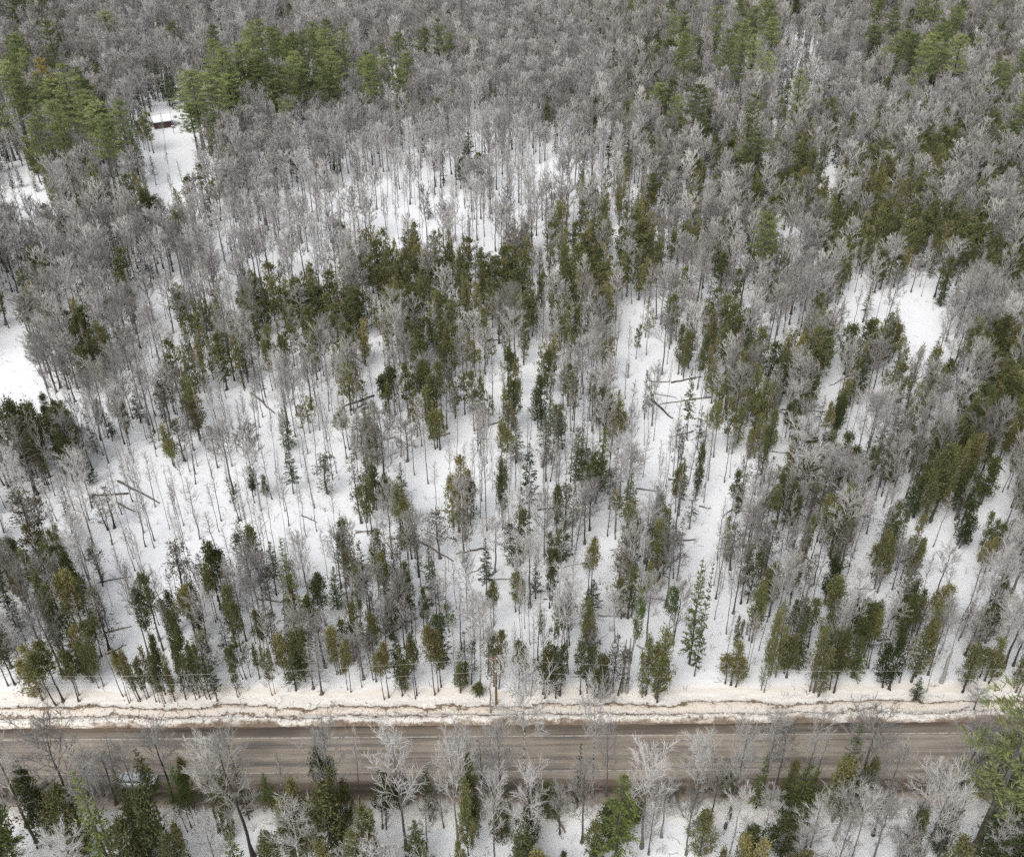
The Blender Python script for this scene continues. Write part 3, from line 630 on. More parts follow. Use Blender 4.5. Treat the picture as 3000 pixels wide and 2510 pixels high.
MIX = {'y': (('s', 7), ('ct', 4), ('c', 3.5), ('cb', 2), ('f', 1.5), ('ft', 2), ('bn', 1.2), ('b', 2), ('fg', .6), ('cd', 1)), 'n': (('b', 4), ('wp', 2), ('bn', 2), ('s', 2), ('c', 4.5), ('cb', 3), ('fg', 2), ('ct', 1)), ',': (('s', 14), ('ct', 1), ('b', .8), ('ft', .3)), 's': (('s', 10), ('b', 4), ('w', 3.5), ('ft', .4)), 'g': (('b', 9), ('bn', 3), ('s', 2), ('w', .8), ('f', 2.2), ('c', 1)),
       'm': (('b', 7), ('bn', 2.5), ('s', 1), ('w', 1), ('c', 5), ('cb', 3.5), ('f', 4.5), ('p', .2)), 'x': (('s', 7), ('b', 3), ('ct', 3), ('c', 3.6), ('cb', 2.2), ('ft', 1.2), ('f', .7), ('bn', 1)),
       'c': (('c', 8), ('cb', 5), ('cd', 3), ('b', 1.2), ('s', 1.5)), 'p': (('b', 4), ('bn', 1), ('s', 1), ('f', 1), ('p', 1.3)), 'f': (('f', 6), ('b', 2), ('p', .5))}
HGT = {'s': (9, 13.5), 'b': (11, 16), 'bn': (9, 14), 'w': (12, 17), 'wp': (11, 15), 'c': (8, 12), 'cb': (8, 12), 'cd': (8, 12), 'ct': (8, 12), 'cg': (8, 11), 'f': (6, 11.5), 'fg': (7, 11), 'ft': (7, 11), 'p': (17, 24), 'd': (8, 11), 'py': (18, 22)}
WID = {'s': (.6, 1.2), 'b': (1.7, 2.9), 'bn': (2.0, 3.0), 'w': (1.6, 2.6), 'wp': (2, 3), 'c': (1.3, 2.1), 'cb': (1.3, 2.1), 'cd': (1.4, 2.2), 'ct': (1.2, 2.0), 'cg': (1.2, 1.8), 'f': (.8, 1.6), 'fg': (1.0, 1.7), 'ft': (.9, 1.6), 'p': (3, 4.2), 'd': (1, 1.5), 'py': (3, 4)}
trees = []     # (code, X, Y, height, radius)
cells = {}
def put(code, X, Y, h, r, yaw):
    trees.append((code, X, Y, h, r, yaw)); cells.setdefault((int(X // 4), int(Y // 4)), []).append((X, Y, r))
def near_other(X, Y, d):
    i, j = int(X // 4), int(Y // 4)
    for a in (-1, 0, 1):
        for b_ in (-1, 0, 1):
            for x, y, r in cells.get((i + a, j + b_), ()):
                if (x - X) ** 2 + (y - Y) ** 2 < d * d: return True
    return False
rng = random.Random(7)
for item in SURVEY.replace('\n', ';').split(';'):
    if not item.strip(): continue
    code, x, by, ty, w = item.split(); x, by, ty, w = map(float, (x, by, ty, w))
    X, Y = ground(x, by); v = vroad(X, Y)
    if V_NEAR - .8 < v < V_FAR + 1.5:       # never on the carriageway
        nv = V_NEAR - .9 if v < RW / 2 else V_FAR + 1.6
        Y += nv - v
    h = max(1.5, height_for(Y, ty)); s = project(X, Y, h * .6)[2]
    if v < 0 and code[0] in 'cf': w *= 1.2
    if v < 0 and code in ('c', 'cb'): code += 'l'
    put(code, X, Y, h, max(.4, w / 2 / s), rng.uniform(0, 6.28))
n_survey = len(trees)
def cell_at(px, py):
    c = int(px // 100); r = int(py // 100)
    return MAP[min(max(r, 0), len(MAP) - 1)][min(max(c, 0), 29)]
clear = []
for x, y, rad in ((505, 395, 6.5), (480, 440, 6), (500, 480, 5), (490, 350, 7), (530, 330, 6), (470, 520, 5), (520, 430, 5), (30, 1090, 8), (60, 1150, 5), (10, 1010, 5), (2700, 950, 6), (2640, 905, 5), (2560, 890, 3),
                  (1838, 1080, 3.5), (1840, 1000, 3), (1850, 930, 3), (2320, 110, 6)):
    X, Y = ground(x, y); clear.append((X, Y, rad))
OPEN = [(490, 400, 55, 95), (485, 520, 45, 45), (530, 340, 30, 30), (15, 1060, 65, 80), (80, 1120, 50, 35), (1840, 1060, 25, 70), (1850, 940, 25, 70), (2700, 945, 50, 40), (2610, 895, 35, 14), (2330, 105, 30, 9), (2380, 135, 16, 8), (2490, 30, 5, 14),
        (335, 1740, 26, 60), (2090, 1880, 40, 110), (2090, 1450, 20, 60), (1090, 1040, 45, 40), (1130, 1330, 25, 60), (820, 1420, 50, 30), (1260, 1420, 30, 60), (1560, 1160, 30, 50), (1990, 1170, 60, 30), (500, 1600, 70, 60), (60, 540, 50, 30), (2430, 480, 4, 50),
        (2600, 250, 25, 5), (2690, 245, 25, 5), (2510, 1250, 20, 50), (2540, 1650, 16, 50), (2920, 1400, 40, 40), (1800, 700, 5, 80), (2500, 830, 10, 60), (1430, 700, 10, 40), (2440, 1120, 16, 60), (2820, 1640, 30, 60)]
def covers_open(X, Y, h, r):
    for q in (0.0, .3, .65, .95):
        a, b_, s = project(X, Y, h * q); w = r * s * (.8 if q > .3 else .1)
        for cx, cy, rx, ry in OPEN:
            if ((a - cx) / (rx + w)) ** 2 + ((b_ - cy) / (ry + w * .5)) ** 2 < 1: return True
    return False
Y0, Y1 = ground(0, 2750)[1], 590.0
gy = Y0; DMAX = 1 / 6.0
while gy < Y1:
    step = 4.0 if gy < 400 else 5.0
    half = (gy * cp + CAMH * sp) * (PW / 2) / FPX * 1.12 + 8
    gx = -half
    while gx < half:
        lam = step * step * DMAX; k = int(lam) + (1 if rng.random() < lam - int(lam) else 0)
        for _ in range(k):
            X = gx + rng.random() * step; Y = gy + rng.random() * step
            v = vroad(X, Y)
            if V_NEAR - 1.0 < v < V_FAR + 3.9: continue
            pr = project(X, Y, 8.0)
            ch = cell_at(pr[0] + rng.gauss(0, 28), pr[1] + rng.gauss(0, 22))
            if v < 0: ch = 'n' if not (1880 < pr[0] < 2020 and pr[1] > 2330) else ','
            if pr[1] > 1960 and v > 0: ch = 'y'
            ff = DENS[ch] / DMAX
            if Y < 250: ff *= 1.15 * (.35 + 1.3 * smooth(-.35, .4, fbm(X, Y, .06, 12.0)))
            if rng.random() > ff: continue
            tot = sum(w for _, w in MIX[ch]); q = rng.random() * tot
            for code, w in MIX[ch]:
                q -= w
                if q <= 0: break
            h = rng.uniform(*HGT[code]); r = rng.uniform(*WID[code])
            if ch == 'f' and code == 'f': h *= .8; r *= .75
            if v < 0:
                h *= rng.uniform(.7, 1.0) if code in ('b', 'wp') and v > -14 else rng.uniform(.45, .8)
                if code in ('c', 'cb'): code += 'l'
            if code == 'p' and cell_at(*project(X, Y, h * .8)[:2]) not in 'pmf': continue
            if v > 0 and covers_open(X, Y, h, r) and (code != 's' or rng.random() < .45): continue
            if near_other(X, Y, 1.3 if v > 0 else 2.4): continue
            if any((X - a) ** 2 + (Y - b_) ** 2 < c * c for a, b_, c in clear): continue
            put(code, X, Y, h, r, rng.uniform(0, 6.28))
        gx += step
    gy += step
print('trees', len(trees), 'surveyed', n_survey)

FAM = {'b': 'bare', 'bn': 'bare', 'w': 'bare', 'wp': 'bare', 's': 'slender', 'c': 'cedar', 'cl': 'cedar', 'cbl': 'cedar', 'cb': 'cedar', 'cd': 'cedar', 'cg': 'cedar', 'ct': 'cedar', 'f': 'fir', 'fg': 'fir', 'ft': 'fir', 'p': 'pine', 'py': 'pine', 'd': 'dead'}
FARCODE = {'b': 'B', 'bn': 'BN', 'w': 'BW', 'wp': 'BW', 's': 'S', 'c': 'C', 'cl': 'C', 'cbl': 'CB', 'cb': 'CB', 'cd': 'C', 'cg': 'C', 'ct': 'CB', 'f': 'F', 'fg': 'F', 'ft': 'F', 'p': 'P', 'py': 'P', 'd': 'F'}
KINDNAME = {'bare': 'bare_tree', 'slender': 'slender_tree', 'cedar': 'cedar_tree', 'fir': 'fir_tree', 'pine': 'pine_tree', 'dead': 'dead_tree'}
CATNAME = {'bare': 'bare tree', 'slender': 'slender tree', 'cedar': 'cedar tree', 'fir': 'fir tree', 'pine': 'pine tree', 'dead': 'dead tree'}
GROUPN = {'bare': 'leafless hardwood trees', 'slender': 'slender leafless poles of trees', 'cedar': 'cedars of the wood', 'fir': 'firs of the wood', 'pine': 'tall pines above the wood', 'dead': 'dead standing conifers'}
fam = {}
for i, t in enumerate(trees):
    code, X, Y, h, r, yaw = t
    p0 = project(X, Y, 0); pt = project(X, Y, h); pm = project(X, Y, h * .6)
    inview = -40 < pm[0] < PW + 40 and pt[1] < PH - 10 and p0[1] > 10
    size = h * r * pm[2] ** 2 * (1 if inview else 0.0) * (1.6 if i < n_survey else 1)
    # pieces that hang half out of the frame show less
    if not (0 < pm[0] < PW and pm[1] < PH): size *= .4
    fam.setdefault(FAM[code], []).append((size, i, p0, inview))
single, far = {}, {}
for k, L in fam.items():
    L.sort(reverse=True); n = 300
    single[k] = [e for e in L[:n] if e[3]]; rest = [e for e in L if e not in single[k]] if len(L) < 400 else L[len(single[k]):]
    far[k] = [e[1] for e in rest]
    print(k, len(single[k]), 'single', len(far[k]), 'mass')

# ------------------------------------------------------------------ labels
LOOK = {'b': 'grey leafless', 'bn': 'brownish twiggy leafless', 'w': 'pale white-barked leafless', 'wp': 'whitish wide-branching leafless', 's': 'thin leafless', 'c': 'olive green', 'cb': 'bronze green', 'cl': 'full olive', 'cbl': 'full bronze', 'cd': 'dark green',
        'cg': 'fresh green bare-stemmed', 'ct': 'thin greyish', 'f': 'dark pointed', 'fg': 'bright green pointed', 'ft': 'sparse see-through', 'p': 'tall layered', 'py': 'yellowed', 'd': 'grey needleless'}
NOUN = {'bare': 'tree', 'slender': 'pole tree', 'cedar': 'cedar', 'fir': 'fir', 'pine': 'pine', 'dead': 'dead fir'}
ONES = ['', 'first', 'second', 'third', 'fourth', 'fifth', 'sixth', 'seventh', 'eighth', 'ninth', 'tenth', 'eleventh', 'twelfth', 'thirteenth', 'fourteenth', 'fifteenth', 'sixteenth', 'seventeenth', 'eighteenth', 'nineteenth']
TENS = {2: ('twenty', 'twentieth'), 3: ('thirty', 'thirtieth'), 4: ('forty', 'fortieth'), 5: ('fifty', 'fiftieth')}
def ordw(n):
    if n < 20: return ONES[n]
    t, o = divmod(n, 10); return TENS[min(t, 5)][1] if o == 0 else TENS[min(t, 5)][0] + '-' + ONES[o]
def band(v, y):
    if v < 0: return 'below the road' if y < 2470 else 'along the bottom edge below the road'
    if y > 1990: return 'in the front row behind the far snowbank'
    if y > 1850: return 'just behind the front row above the road'
    if y > 1700: return 'low in the wood above the road'
    if y > 1550: return 'in the lower middle of the wood'
    if y > 1400: return 'in the middle of the photo'
    if y > 1250: return 'just above the middle of the photo'
    if y > 1100: return 'in the upper middle of the wood'
    if y > 900: return 'in the upper part of the wood'
    if y > 600: return 'high in the photo below the pines'
    return 'near the cabin clearing' if y > 380 else 'in the far wood near the top'
labels = {}
bk = {}
for k, L in single.items():
    for size, i, p0, iv in L:
        code, X, Y, h, r, yaw = trees[i]
        b_ = band(vroad(X, Y), p0[1])
        hb = 'small ' if h < 7 and k != 'pine' else ''
        bk.setdefault((k, hb, code, b_), []).append((p0[0], i))
for (k, hb, code, b_), L in bk.items():
    L.sort(); n = len(L)
    for q, (x, i) in enumerate(L):
        if n == 1: pos_ = 'the only one ' + b_
        elif q < (n + 1) / 2: pos_ = ('leftmost ' if q == 0 else ordw(q + 1) + ' from the left ') + b_
        else: pos_ = ('rightmost ' if q == n - 1 else ordw(n - q) + ' from the right ') + b_
        labels[i] = '%s%s %s, %s' % (hb, LOOK[code], NOUN[k], pos_)

# ------------------------------------------------------------------ build the single trees
def variant(code, h, r, rng):
    L = LIB[code]; return L[rng.randrange(len(L))]
rng = random.Random(99)
for k, L in single.items():
    for size, i, p0, iv in sorted(L, key=lambda e: e[1]):
        code, X, Y, h, r, yaw = trees[i]
        V = variant(code, h, r, rng)
        o = bpy.data.objects.new(KINDNAME[k], None); scene.collection.objects.link(o); o.empty_display_size = .5
        o.location = (X, Y, gz(X, Y)); o.rotation_euler = (rng.gauss(0, .02), rng.gauss(0, .02), yaw)
        o.scale = (r / V['r'], r / V['r'], h / V['h'])
        tag(o, labels[i], CATNAME[k], GROUPN[k])
        link('trunk', V['t'], o); link('crown', V['c'], o)
# ------------------------------------------------------------------ the rest of each kind: one object of many trees
def scatter_group(name, coll, pts):
    """pts: (x,y,z, rx,ry,rz, sx,sy,sz, index)"""
    me = bpy.data.meshes.new(name); me.from_pydata([p[:3] for p in pts], [], [])
    for nm, a in (('tilt', 3), ('size', 6)):
        at = me.attributes.new(nm, 'FLOAT_VECTOR', 'POINT'); at.data.foreach_set('vector', [c for p in pts for c in p[a:a + 3]])
    at = me.attributes.new('model', 'INT', 'POINT'); at.data.foreach_set('value', [p[9] for p in pts])
    o = link(name, me)
    ng = bpy.data.node_groups.new(name + '_nodes', 'GeometryNodeTree')
    ng.interface.new_socket('Geometry', in_out='INPUT', socket_type='NodeSocketGeometry')
    ng.interface.new_socket('Geometry', in_out='OUTPUT', socket_type='NodeSocketGeometry')
    n = ng.nodes; l = ng.links
    gi = n.new('NodeGroupInput'); go = n.new('NodeGroupOutput'); ip = n.new('GeometryNodeInstanceOnPoints')
    ci = n.new('GeometryNodeCollectionInfo'); ci.inputs['Collection'].default_value = coll
    ci.inputs['Separate Children'].default_value = True; ci.inputs['Reset Children'].default_value = True
    def na(nm, t):
        a = n.new('GeometryNodeInputNamedAttribute'); a.data_type = t; a.inputs['Name'].default_value = nm; return a.outputs['Attribute']
    er_ = n.new('FunctionNodeEulerToRotation')
    l.new(na('tilt', 'FLOAT_VECTOR'), er_.inputs[0])
    l.new(gi.outputs[0], ip.inputs['Points']); l.new(ci.outputs[0], ip.inputs['Instance']); ip.inputs['Pick Instance'].default_value = True
    l.new(na('model', 'INT'), ip.inputs['Instance Index']); l.new(er_.outputs[0], ip.inputs['Rotation']); l.new(na('size', 'FLOAT_VECTOR'), ip.inputs['Scale'])
    l.new(ip.outputs[0], go.inputs[0])
    md = o.modifiers.new('scatter', 'NODES'); md.node_group = ng
    return o
STUFFN = {'bare': ('bare_wood', 'dense grey leafless hardwoods filling the distance'), 'slender': ('slender_wood', 'thin leafless pole trees massed in the distance'),
          'cedar': ('cedar_wood', 'olive cedars massed in the distance'), 'fir': ('fir_wood', 'small dark firs massed in the distance'), 'pine': ('pine_wood', 'pines massed in the far distance'), 'dead': ('dead_wood_stand', 'dead firs')}
for k, idx in far.items():
    if not idx: continue
    coll = bpy.data.collections.new(k + '_models'); order = []
    used = {}
    pts = []
    for i in idx:
        code, X, Y, h, r, yaw = trees[i]
        c = code if Y < 150 else FARCODE[code]
        if c not in used:
            used[c] = []
            for V in LIB[c]:
                mb = MB().join(V['tb']).join(V['cb'])
                ob = bpy.data.objects.new('%s_model_%02d' % (k, len(order)), mb.mesh(k + '_model')); coll.objects.link(ob); order.append(ob); used[c].append((len(order) - 1, V))
        q, V = rng.choice(used[c])
        pts.append((X, Y, gz(X, Y) if Y < 480 else 0.0, rng.gauss(0, .025), rng.gauss(0, .025), yaw, r / V['r'], r / V['r'], h / V['h'], q))
    nm, lb = STUFFN[k]
    tag(scatter_group(nm, coll, pts), lb, CATNAME[k], None, 'stuff')

# ------------------------------------------------------------------ fallen logs, snags, shrubs
def foot(px, py):
    X, Y = ground(px, py); return X, Y, gz(X, Y)
def make_log(x0, y0, x1, y1, rad, seed, branches=4, mat='log'):
    rng = random.Random(seed); A = foot(x0, y0); B = foot(x1, y1)
    L = math.dist(A[:2], B[:2]); mb = MB()
    ang = math.atan2(B[1] - A[1], B[0] - A[0]); pts = []
    for i in range(7):
        t = i / 6; pts.append((L * t, rng.uniform(-.12, .12), rad * .8 + rng.uniform(-.02, .06) + (B[2] - A[2]) * t))
    mb.tube(pts, [rad * (1.25 - .75 * i / 6) for i in range(7)], 7, mat, True)
    for k in range(branches):
        p, d = lerp3(pts, rng.uniform(.3, 1)); q = path(p, turn(d, R(55), rng), rng.uniform(.6, 1.6), 3, .1, .2, rng)
        mb.tube(q, [rad * .3, rad * .22, rad * .14, .01], 4, mat)
    o = link('fallen_log', mb.mesh('fallen_log')); o.location = A; o.rotation_euler = (0, 0, ang); return o
LOGS = [((970, 1010, 1083, 1087), .20, 'long dark fallen trunk pointing down right, upper middle of the wood'),
        ((1000, 1060, 1060, 1095), .14, 'short dark trunk beside the long dark fallen trunk'),
        ((1097, 1175, 985, 1215), .22, 'broken tan trunk lying on open snow, left of the brushy tree'),
        ((740, 1165, 808, 1228), .20, 'fallen grey trunk between slender poles, left upper middle'),
        ((350, 1425, 472, 1490), .20, 'long grey trunk fallen down the open slope at left'),
        ((380, 1462, 262, 1466), .18, 'grey trunk lying level beside the left cedar clump'),
        ((1900, 1133, 1960, 1136), .13, 'short level log, upper of the pair right of the track'),
        ((1965, 1137, 2055, 1118), .16, 'dark log continuing right of the short level log'),
        ((1915, 1168, 1980, 1181), .12, 'thin log right of the short standing stub'),
        ((2080, 1177, 1930, 1200), .16, 'long thin log with a thick right end'),
        ((1905, 1185, 1967, 1243), .24, 'thick log sloping down right from the twisted dark tree'),
        ((2225, 1085, 2165, 1150), .24, 'thick dark log leaning under the bronze cedars, right middle'),
        ((2030, 1279, 1960, 1297), .15, 'log lying behind the pointed firs, right middle'),
        ((1862, 1443, 1922, 1453), .13, 'small log on snow left of the dead poles'),
        ((2240, 1202, 2340, 1245), .15, 'grey log behind the pale spreading crown'),
        ((1885, 1607, 2035, 1593), .20, 'long level log across the open strip right of centre'),
        ((1990, 1642, 1952, 1680), .13, 'short log leaning below the long level log'),
        ((1086, 1847, 1132, 1875), .18, 'dark short log on snow between firs, left of centre'),
        ((1140, 1880, 1168, 1900), .16, 'stub of dark log beside the dark short log'),
        ((885, 1525, 932, 1545), .10, 'thin stick of a log on open snow, left of centre'),
        ((2885, 1335, 2938, 1400), .18, 'dark log with white snow around, far right'),
        ((2410, 1410, 2450, 1450), .18, 'dark log at the foot of olive cedars, right'),
        ((1290, 1240, 1190, 1220), .14, 'dark log under the cedars near the centre line'),
        ((1432, 1260, 1500, 1237), .14, 'log leading to the pointed broken snag'),
        ((1600, 1655, 1690, 1640), .12, 'level log beside the narrow stub, centre'),
        ((1400, 1715, 1500, 1712), .11, 'thin level log left of the three bare stems'),
        ((1200, 1582, 1330, 1660), .18, 'half buried trunk ending in a cedar, left of centre'),
        ((2500, 1740, 2555, 1742), .14, 'level log under the pale spreading tree, right'),
        ((1905, 850, 1985, 862), .15, 'dark log in the gap, upper right middle'),
        ((700, 905, 760, 930), .15, 'log in the upper left wood'),
        ((1280, 905, 1350, 935), .16, 'dark log leaning among the centre cedars'),
        ((1270, 950, 1345, 950), .16, 'level dark log on snow among the centre cedars'),
        ((1330, 985, 1400, 960), .14, 'second level log right of the centre cedars'),
        ((310, 1870, 390, 1850), .13, 'grey branch log above the bronze cedar bush, lower left'),
        ((315, 1935, 375, 1905), .11, 'thin pole lying in the opening, lower left'),
        ((585, 1890, 620, 1915), .12, 'small black log lower left'),
        ((2330, 1865, 2375, 1862), .16, 'mossy log lower right between cedars'),
        ((1620, 2380, 1655, 2440), .20, 'leaning dead trunk below the road, right of the white tree')]
for i, (c, rd, lb) in enumerate(LOGS):
    tag(make_log(*c, rd * .85, 500 + i), lb, 'log', 'fallen logs on the snow')
rng = random.Random(77); extra = []
while len(extra) < 75:
    px, py = rng.uniform(60, 2950), rng.uniform(860, 1960)
    if cell_at(px, py) in '.,g' and rng.random() < .75: continue
    a = rng.choice((rng.gauss(.35, .3), rng.gauss(2.7, .3), rng.gauss(0, .15))); L = rng.uniform(35, 95) * py / 1600
    extra.append((px, py, px + L * math.cos(a), py + L * math.sin(a) * .6, rng.uniform(.07, .14)))
lg = {}
for e in extra: lg.setdefault(band(5, e[1]), []).append(e)
for b_, L in lg.items():
    L.sort()
    for q, e in enumerate(L):
        o = make_log(*e[:4], e[4], rng.randrange(9999), 6, rng.choice(('log', 'log', 'deadwood')))
        w = (ordw(q + 1) + ' from the left') if q < len(L) / 2 else (ordw(len(L) - q) + ' from the right')
        tag(o, 'thin windfall stem, %s %s' % (w, b_), 'log', 'thin windfall stems')
def snag(px, by, ty, rad, lb, seed):
    rng = random.Random(seed); X, Y, z = foot(px, by); h = height_for(Y, ty); mb = MB()
    pts = [(0, 0, -.4), (0, 0, 0)] + [(rng.uniform(-.05, .05) * k, rng.uniform(-.05, .05) * k, h * k / 4) for k in range(1, 5)]
    mb.tube(pts, [rad * 1.5, rad * 1.3, rad, rad * .92, rad * .85, rad * .45], 7, 'deadwood', True)
    for k in range(3):
        p, d = lerp3(pts, rng.uniform(.5, .95)); mb.tube(path(p, turn(d, R(60), rng), .7, 2, .05, .1, rng), [rad * .3, rad * .2, .01], 4, 'deadwood')
    o = link('dead_snag', mb.mesh('dead_snag')); o.location = (X, Y, z); return tag(o, lb, 'snag', 'broken dead trunks')
for i, a in enumerate(((1838, 1122, 1082, .16, 'short pale stub standing alone on the open track'), (1507, 1263, 1205, .28, 'pointed broken snag on open snow above centre'),
                       (1575, 1663, 1625, .16, 'narrow stub beside the small fir, centre'), (1820, 2040, 1885, .18, 'left of the two bare grey trunks by the snowbank'),
                       (1834, 2041, 1885, .20, 'right of the two bare grey trunks by the snowbank'), (2752, 2012, 1922, .26, 'thick cut grey trunk leaning at lower right'),
                       (2184, 1871, 1840, .15, 'small stub on snow, lower right'), (2383, 1557, 1520, .16, 'dark stub right of the leafy middle cedars'),
                       (1437, 2092, 1995, .11, 'thin dead stem just left of the utility pole'), (1602, 1552, 1400, .13, 'tall broken stem in the middle'), (2110, 1255, 1170, .14, 'leaning grey stub right middle'))):
    snag(*a, 700 + i)
# twiggy undergrowth: nobody could count it
mb = MB(); rng = random.Random(5)
for _ in range(1500):
    Y = ground(0, rng.uniform(820, 2620))[1]; half = (Y * cp + CAMH * sp) * (PW / 2) / FPX * 1.05
    X = rng.uniform(-half, half); v = vroad(X, Y)
    if V_NEAR - .7 < v < V_FAR + 2.6: continue
    if fbm(X, Y, .05, 31.0) < -.12: continue
    z = gz(X, Y); k = rng.randrange(3, 8); hh = rng.uniform(.4, 2.2)
    for j in range(k):
        a = rng.uniform(0, 6.28); s = rng.uniform(.15, .5)
        q = path((X + rng.uniform(-.3, .3), Y + rng.uniform(-.3, .3), z - .05), (math.cos(a) * s, math.sin(a) * s, 1), hh * rng.uniform(.6, 1.1), 3, .05, .16, rng)
        mb.tube(q, [.02, .016, .012, .006], 3, 'twig_brown')
        if hh > 1.0:
            p3, d3 = lerp3(q, .6); mb.tube(path(p3, turn(d3, R(40), rng), hh * .4, 2, .05, .2, rng), [.012, .009, .005], 3, 'twig_brown')
for _ in range(1400):     # twigs and bark litter lying on the snow
    Y = ground(0, rng.uniform(900, 2600))[1]; half = (Y * cp + CAMH * sp) * (PW / 2) / FPX
    X = rng.uniform(-half, half); v = vroad(X, Y)
    if V_NEAR - .4 < v < V_FAR + .5: continue
    z = gz(X, Y) + .03; a = rng.uniform(0, 6.28); L = rng.uniform(.3, 1.6)
    mb.tube([(X, Y, z), (X + L * .5 * math.cos(a), Y + L * .5 * math.sin(a), z + rng.uniform(0, .12)), (X + L * math.cos(a + .3), Y + L * math.sin(a + .3), z)], [.03, .022, .01], 3, 'log')
tag(link('undergrowth', mb.mesh('undergrowth')), 'thin brown shoots and fallen twigs poking out of the snow', 'undergrowth', None, 'stuff')
# broken snow lumps along the ploughed bank
mb = MB(); rng = random.Random(15)
for _ in range(2600):
    X = rng.uniform(-85, 85); side = rng.random() < .82
    v = V_FAR + abs(rng.gauss(.15, .9)) + (1.3 if rng.random() < .35 else 0) if side else V_NEAR - abs(rng.gauss(.2, .5))
    Y = v + YN + KR * X; s = rng.uniform(.06, .26) * (1 if rng.random() < .9 else 1.7); z = gz(X, Y) + s * .25
    base = len(mb.v); k = mb.mi('snow')
    for p in ((1, 0, 0), (0, 1, 0), (-1, 0, 0), (0, -1, 0), (.2, .1, .8), (-.1, .2, -.8)):
        mb.v.append((X + p[0] * s * rng.uniform(.6, 1.3), Y + p[1] * s * rng.uniform(.6, 1.3), z + p[2] * s * rng.uniform(.6, 1.1)))
    for a in range(4):
        mb.f.append((base + a, base + (a + 1) % 4, base + 4)); mb.m.append(k); mb.f.append((base + (a + 1) % 4, base + a, base + 5)); mb.m.append(k)
tag(link('snow_lumps', mb.mesh('snow_lumps')), 'broken lumps of dirty snow thrown up by the plough', 'snow lumps', None, 'stuff')

# ------------------------------------------------------------------ utility poles and wires
def utility_pole(X, lb, h=10.0):
    Y = V_FAR + 2.6 + YN + KR * X; z = -.1
    o = bpy.data.objects.new('utility_pole', None); scene.collection.objects.link(o); o.location = (X, Y, z)
    tag(o, lb, 'utility pole', 'utility poles along the road' )
    mb = MB(); mb.tube([(0, 0, -.5), (0, 0, h * .5), (0, 0, h)], [.19, .165, .13], 10, 'pole_wood', True); link('post', mb.mesh('post', False), o)
    mb = MB(); mb.box((-.45, -.16, h - .25), (1.5, .1, .12), 'pole_wood'); link('crossarm', mb.mesh('crossarm'), o)
    for dx in (-1.1, .15):
        mb = MB(); mb.tube([(dx, -.16, h - .19), (dx, -.16, h - .08), (dx, -.16, h + .04)], [.05, .09, .05], 8, 'porcelain', True); link('insulator', mb.mesh('insulator'), o)
    mb = MB(); mb.tube([(0, -.19, h - 2.5), (0, -.28, h - 2.42), (0, -.19, h - 2.3)], [.05, .08, .05], 8, 'porcelain', True); mb.box((0, -.17, h - 2.4), (.2, .06, .3), 'wire'); link('bracket', mb.mesh('bracket'), o)
    return X, Y, z
xp, yp = ground(1454, 2088)
P = [utility_pole(xp - 105, 'utility pole beyond the left edge'), utility_pole(xp, 'brown utility pole with a short crossarm on the far snowbank'), utility_pole(xp + 105, 'utility pole beyond the right edge')]
def wire(dx, hz, sag, lb):
    mb = MB()
    for a, b_ in ((0, 1), (1, 2)):
        pts = []
        for i in range(33):
            t = i / 32; pts.append((P[a][0] + dx + (P[b_][0] - P[a][0]) * t, P[a][1] - .2 + (P[b_][1] - P[a][1]) * t, -.1 + hz - 4 * sag * t * (1 - t)))
        mb.tube(pts, [.016] * 33, 4, 'wire')
    tag(link('overhead_wire', mb.mesh('overhead_wire')), lb, 'wire')
wire(-1.1, 10.04, 2.9, 'upper overhead wire strung from the crossarm of the utility pole')
wire(.0, 7.65, 2.2, 'lower overhead wire strung from the bracket of the utility pole')

# ------------------------------------------------------------------ cabin
X, Y, z = foot(485, 384)
cab = bpy.data.objects.new('cabin', None); scene.collection.objects.link(cab); cab.location = (X - 1.0, Y + 1.8, z - .1); cab.rotation_euler = (0, 0, R(26))
tag(cab, 'small dark red-brown cabin with a snow covered roof in the clearing', 'cabin')
W_, D_, H_ = 5.8, 4.2, 2.3
mb = MB(); mb.box((0, 0, H_ / 2), (W_, D_, H_), 'cabin_wood')
for s in (-1, 1): mb.quad([(s * W_ / 2, -D_ / 2, H_), (s * W_ / 2, D_ / 2, H_), (s * W_ / 2, .4, H_ + 1.05)], 'cabin_wood')
for i in range(24): mb.box((-W_ / 2 + .15 + i * .29, -D_ / 2 - .012, H_ / 2), (.03, .022, H_ - .1), 'log')
link('wall', mb.mesh('wall'), cab)
def roof_slab(name, mat, t0, t1, ov):
    mb = MB(); a = W_ / 2 + ov
    prof = [(-D_ / 2 - ov, H_ - .12), (.4, H_ + 1.08), (D_ / 2 + ov, H_ - .12)]
    for (y0, z0), (y1, z1) in ((prof[0], prof[1]), (prof[1], prof[2])):
        q = [(-a, y0, z0 + t0), (a, y0, z0 + t0), (a, y1, z1 + t0), (-a, y1, z1 + t0)]
        q2 = [(x, y, zz + t1 - t0) for x, y, zz in q]
        mb.quad(q[::-1], mat); mb.quad(q2, mat)
        for i in range(4): mb.quad([q[i], q[(i + 1) % 4], q2[(i + 1) % 4], q2[i]], mat)
    return mb.mesh(name)
rf_ = link('roof', roof_slab('roof', 'roof_metal', .0, .08, .4), cab)
link('roof_snow', roof_slab('roof_snow', 'roof_snow', .083, .34, .3), rf_)
mb = MB(); mb.box((-1.4, -D_ / 2 - .035, 1.0), (.9, .05, 2.0), 'log'); dr = link('door', mb.mesh('door'), cab)
mb = MB(); mb.box((-1.05, -D_ / 2 - .08, 1.0), (.06, .05, .14), 'alloy'); link('handle', mb.mesh('handle'), dr)
X, Y, z = foot(512, 400); h = height_for(Y, 300)
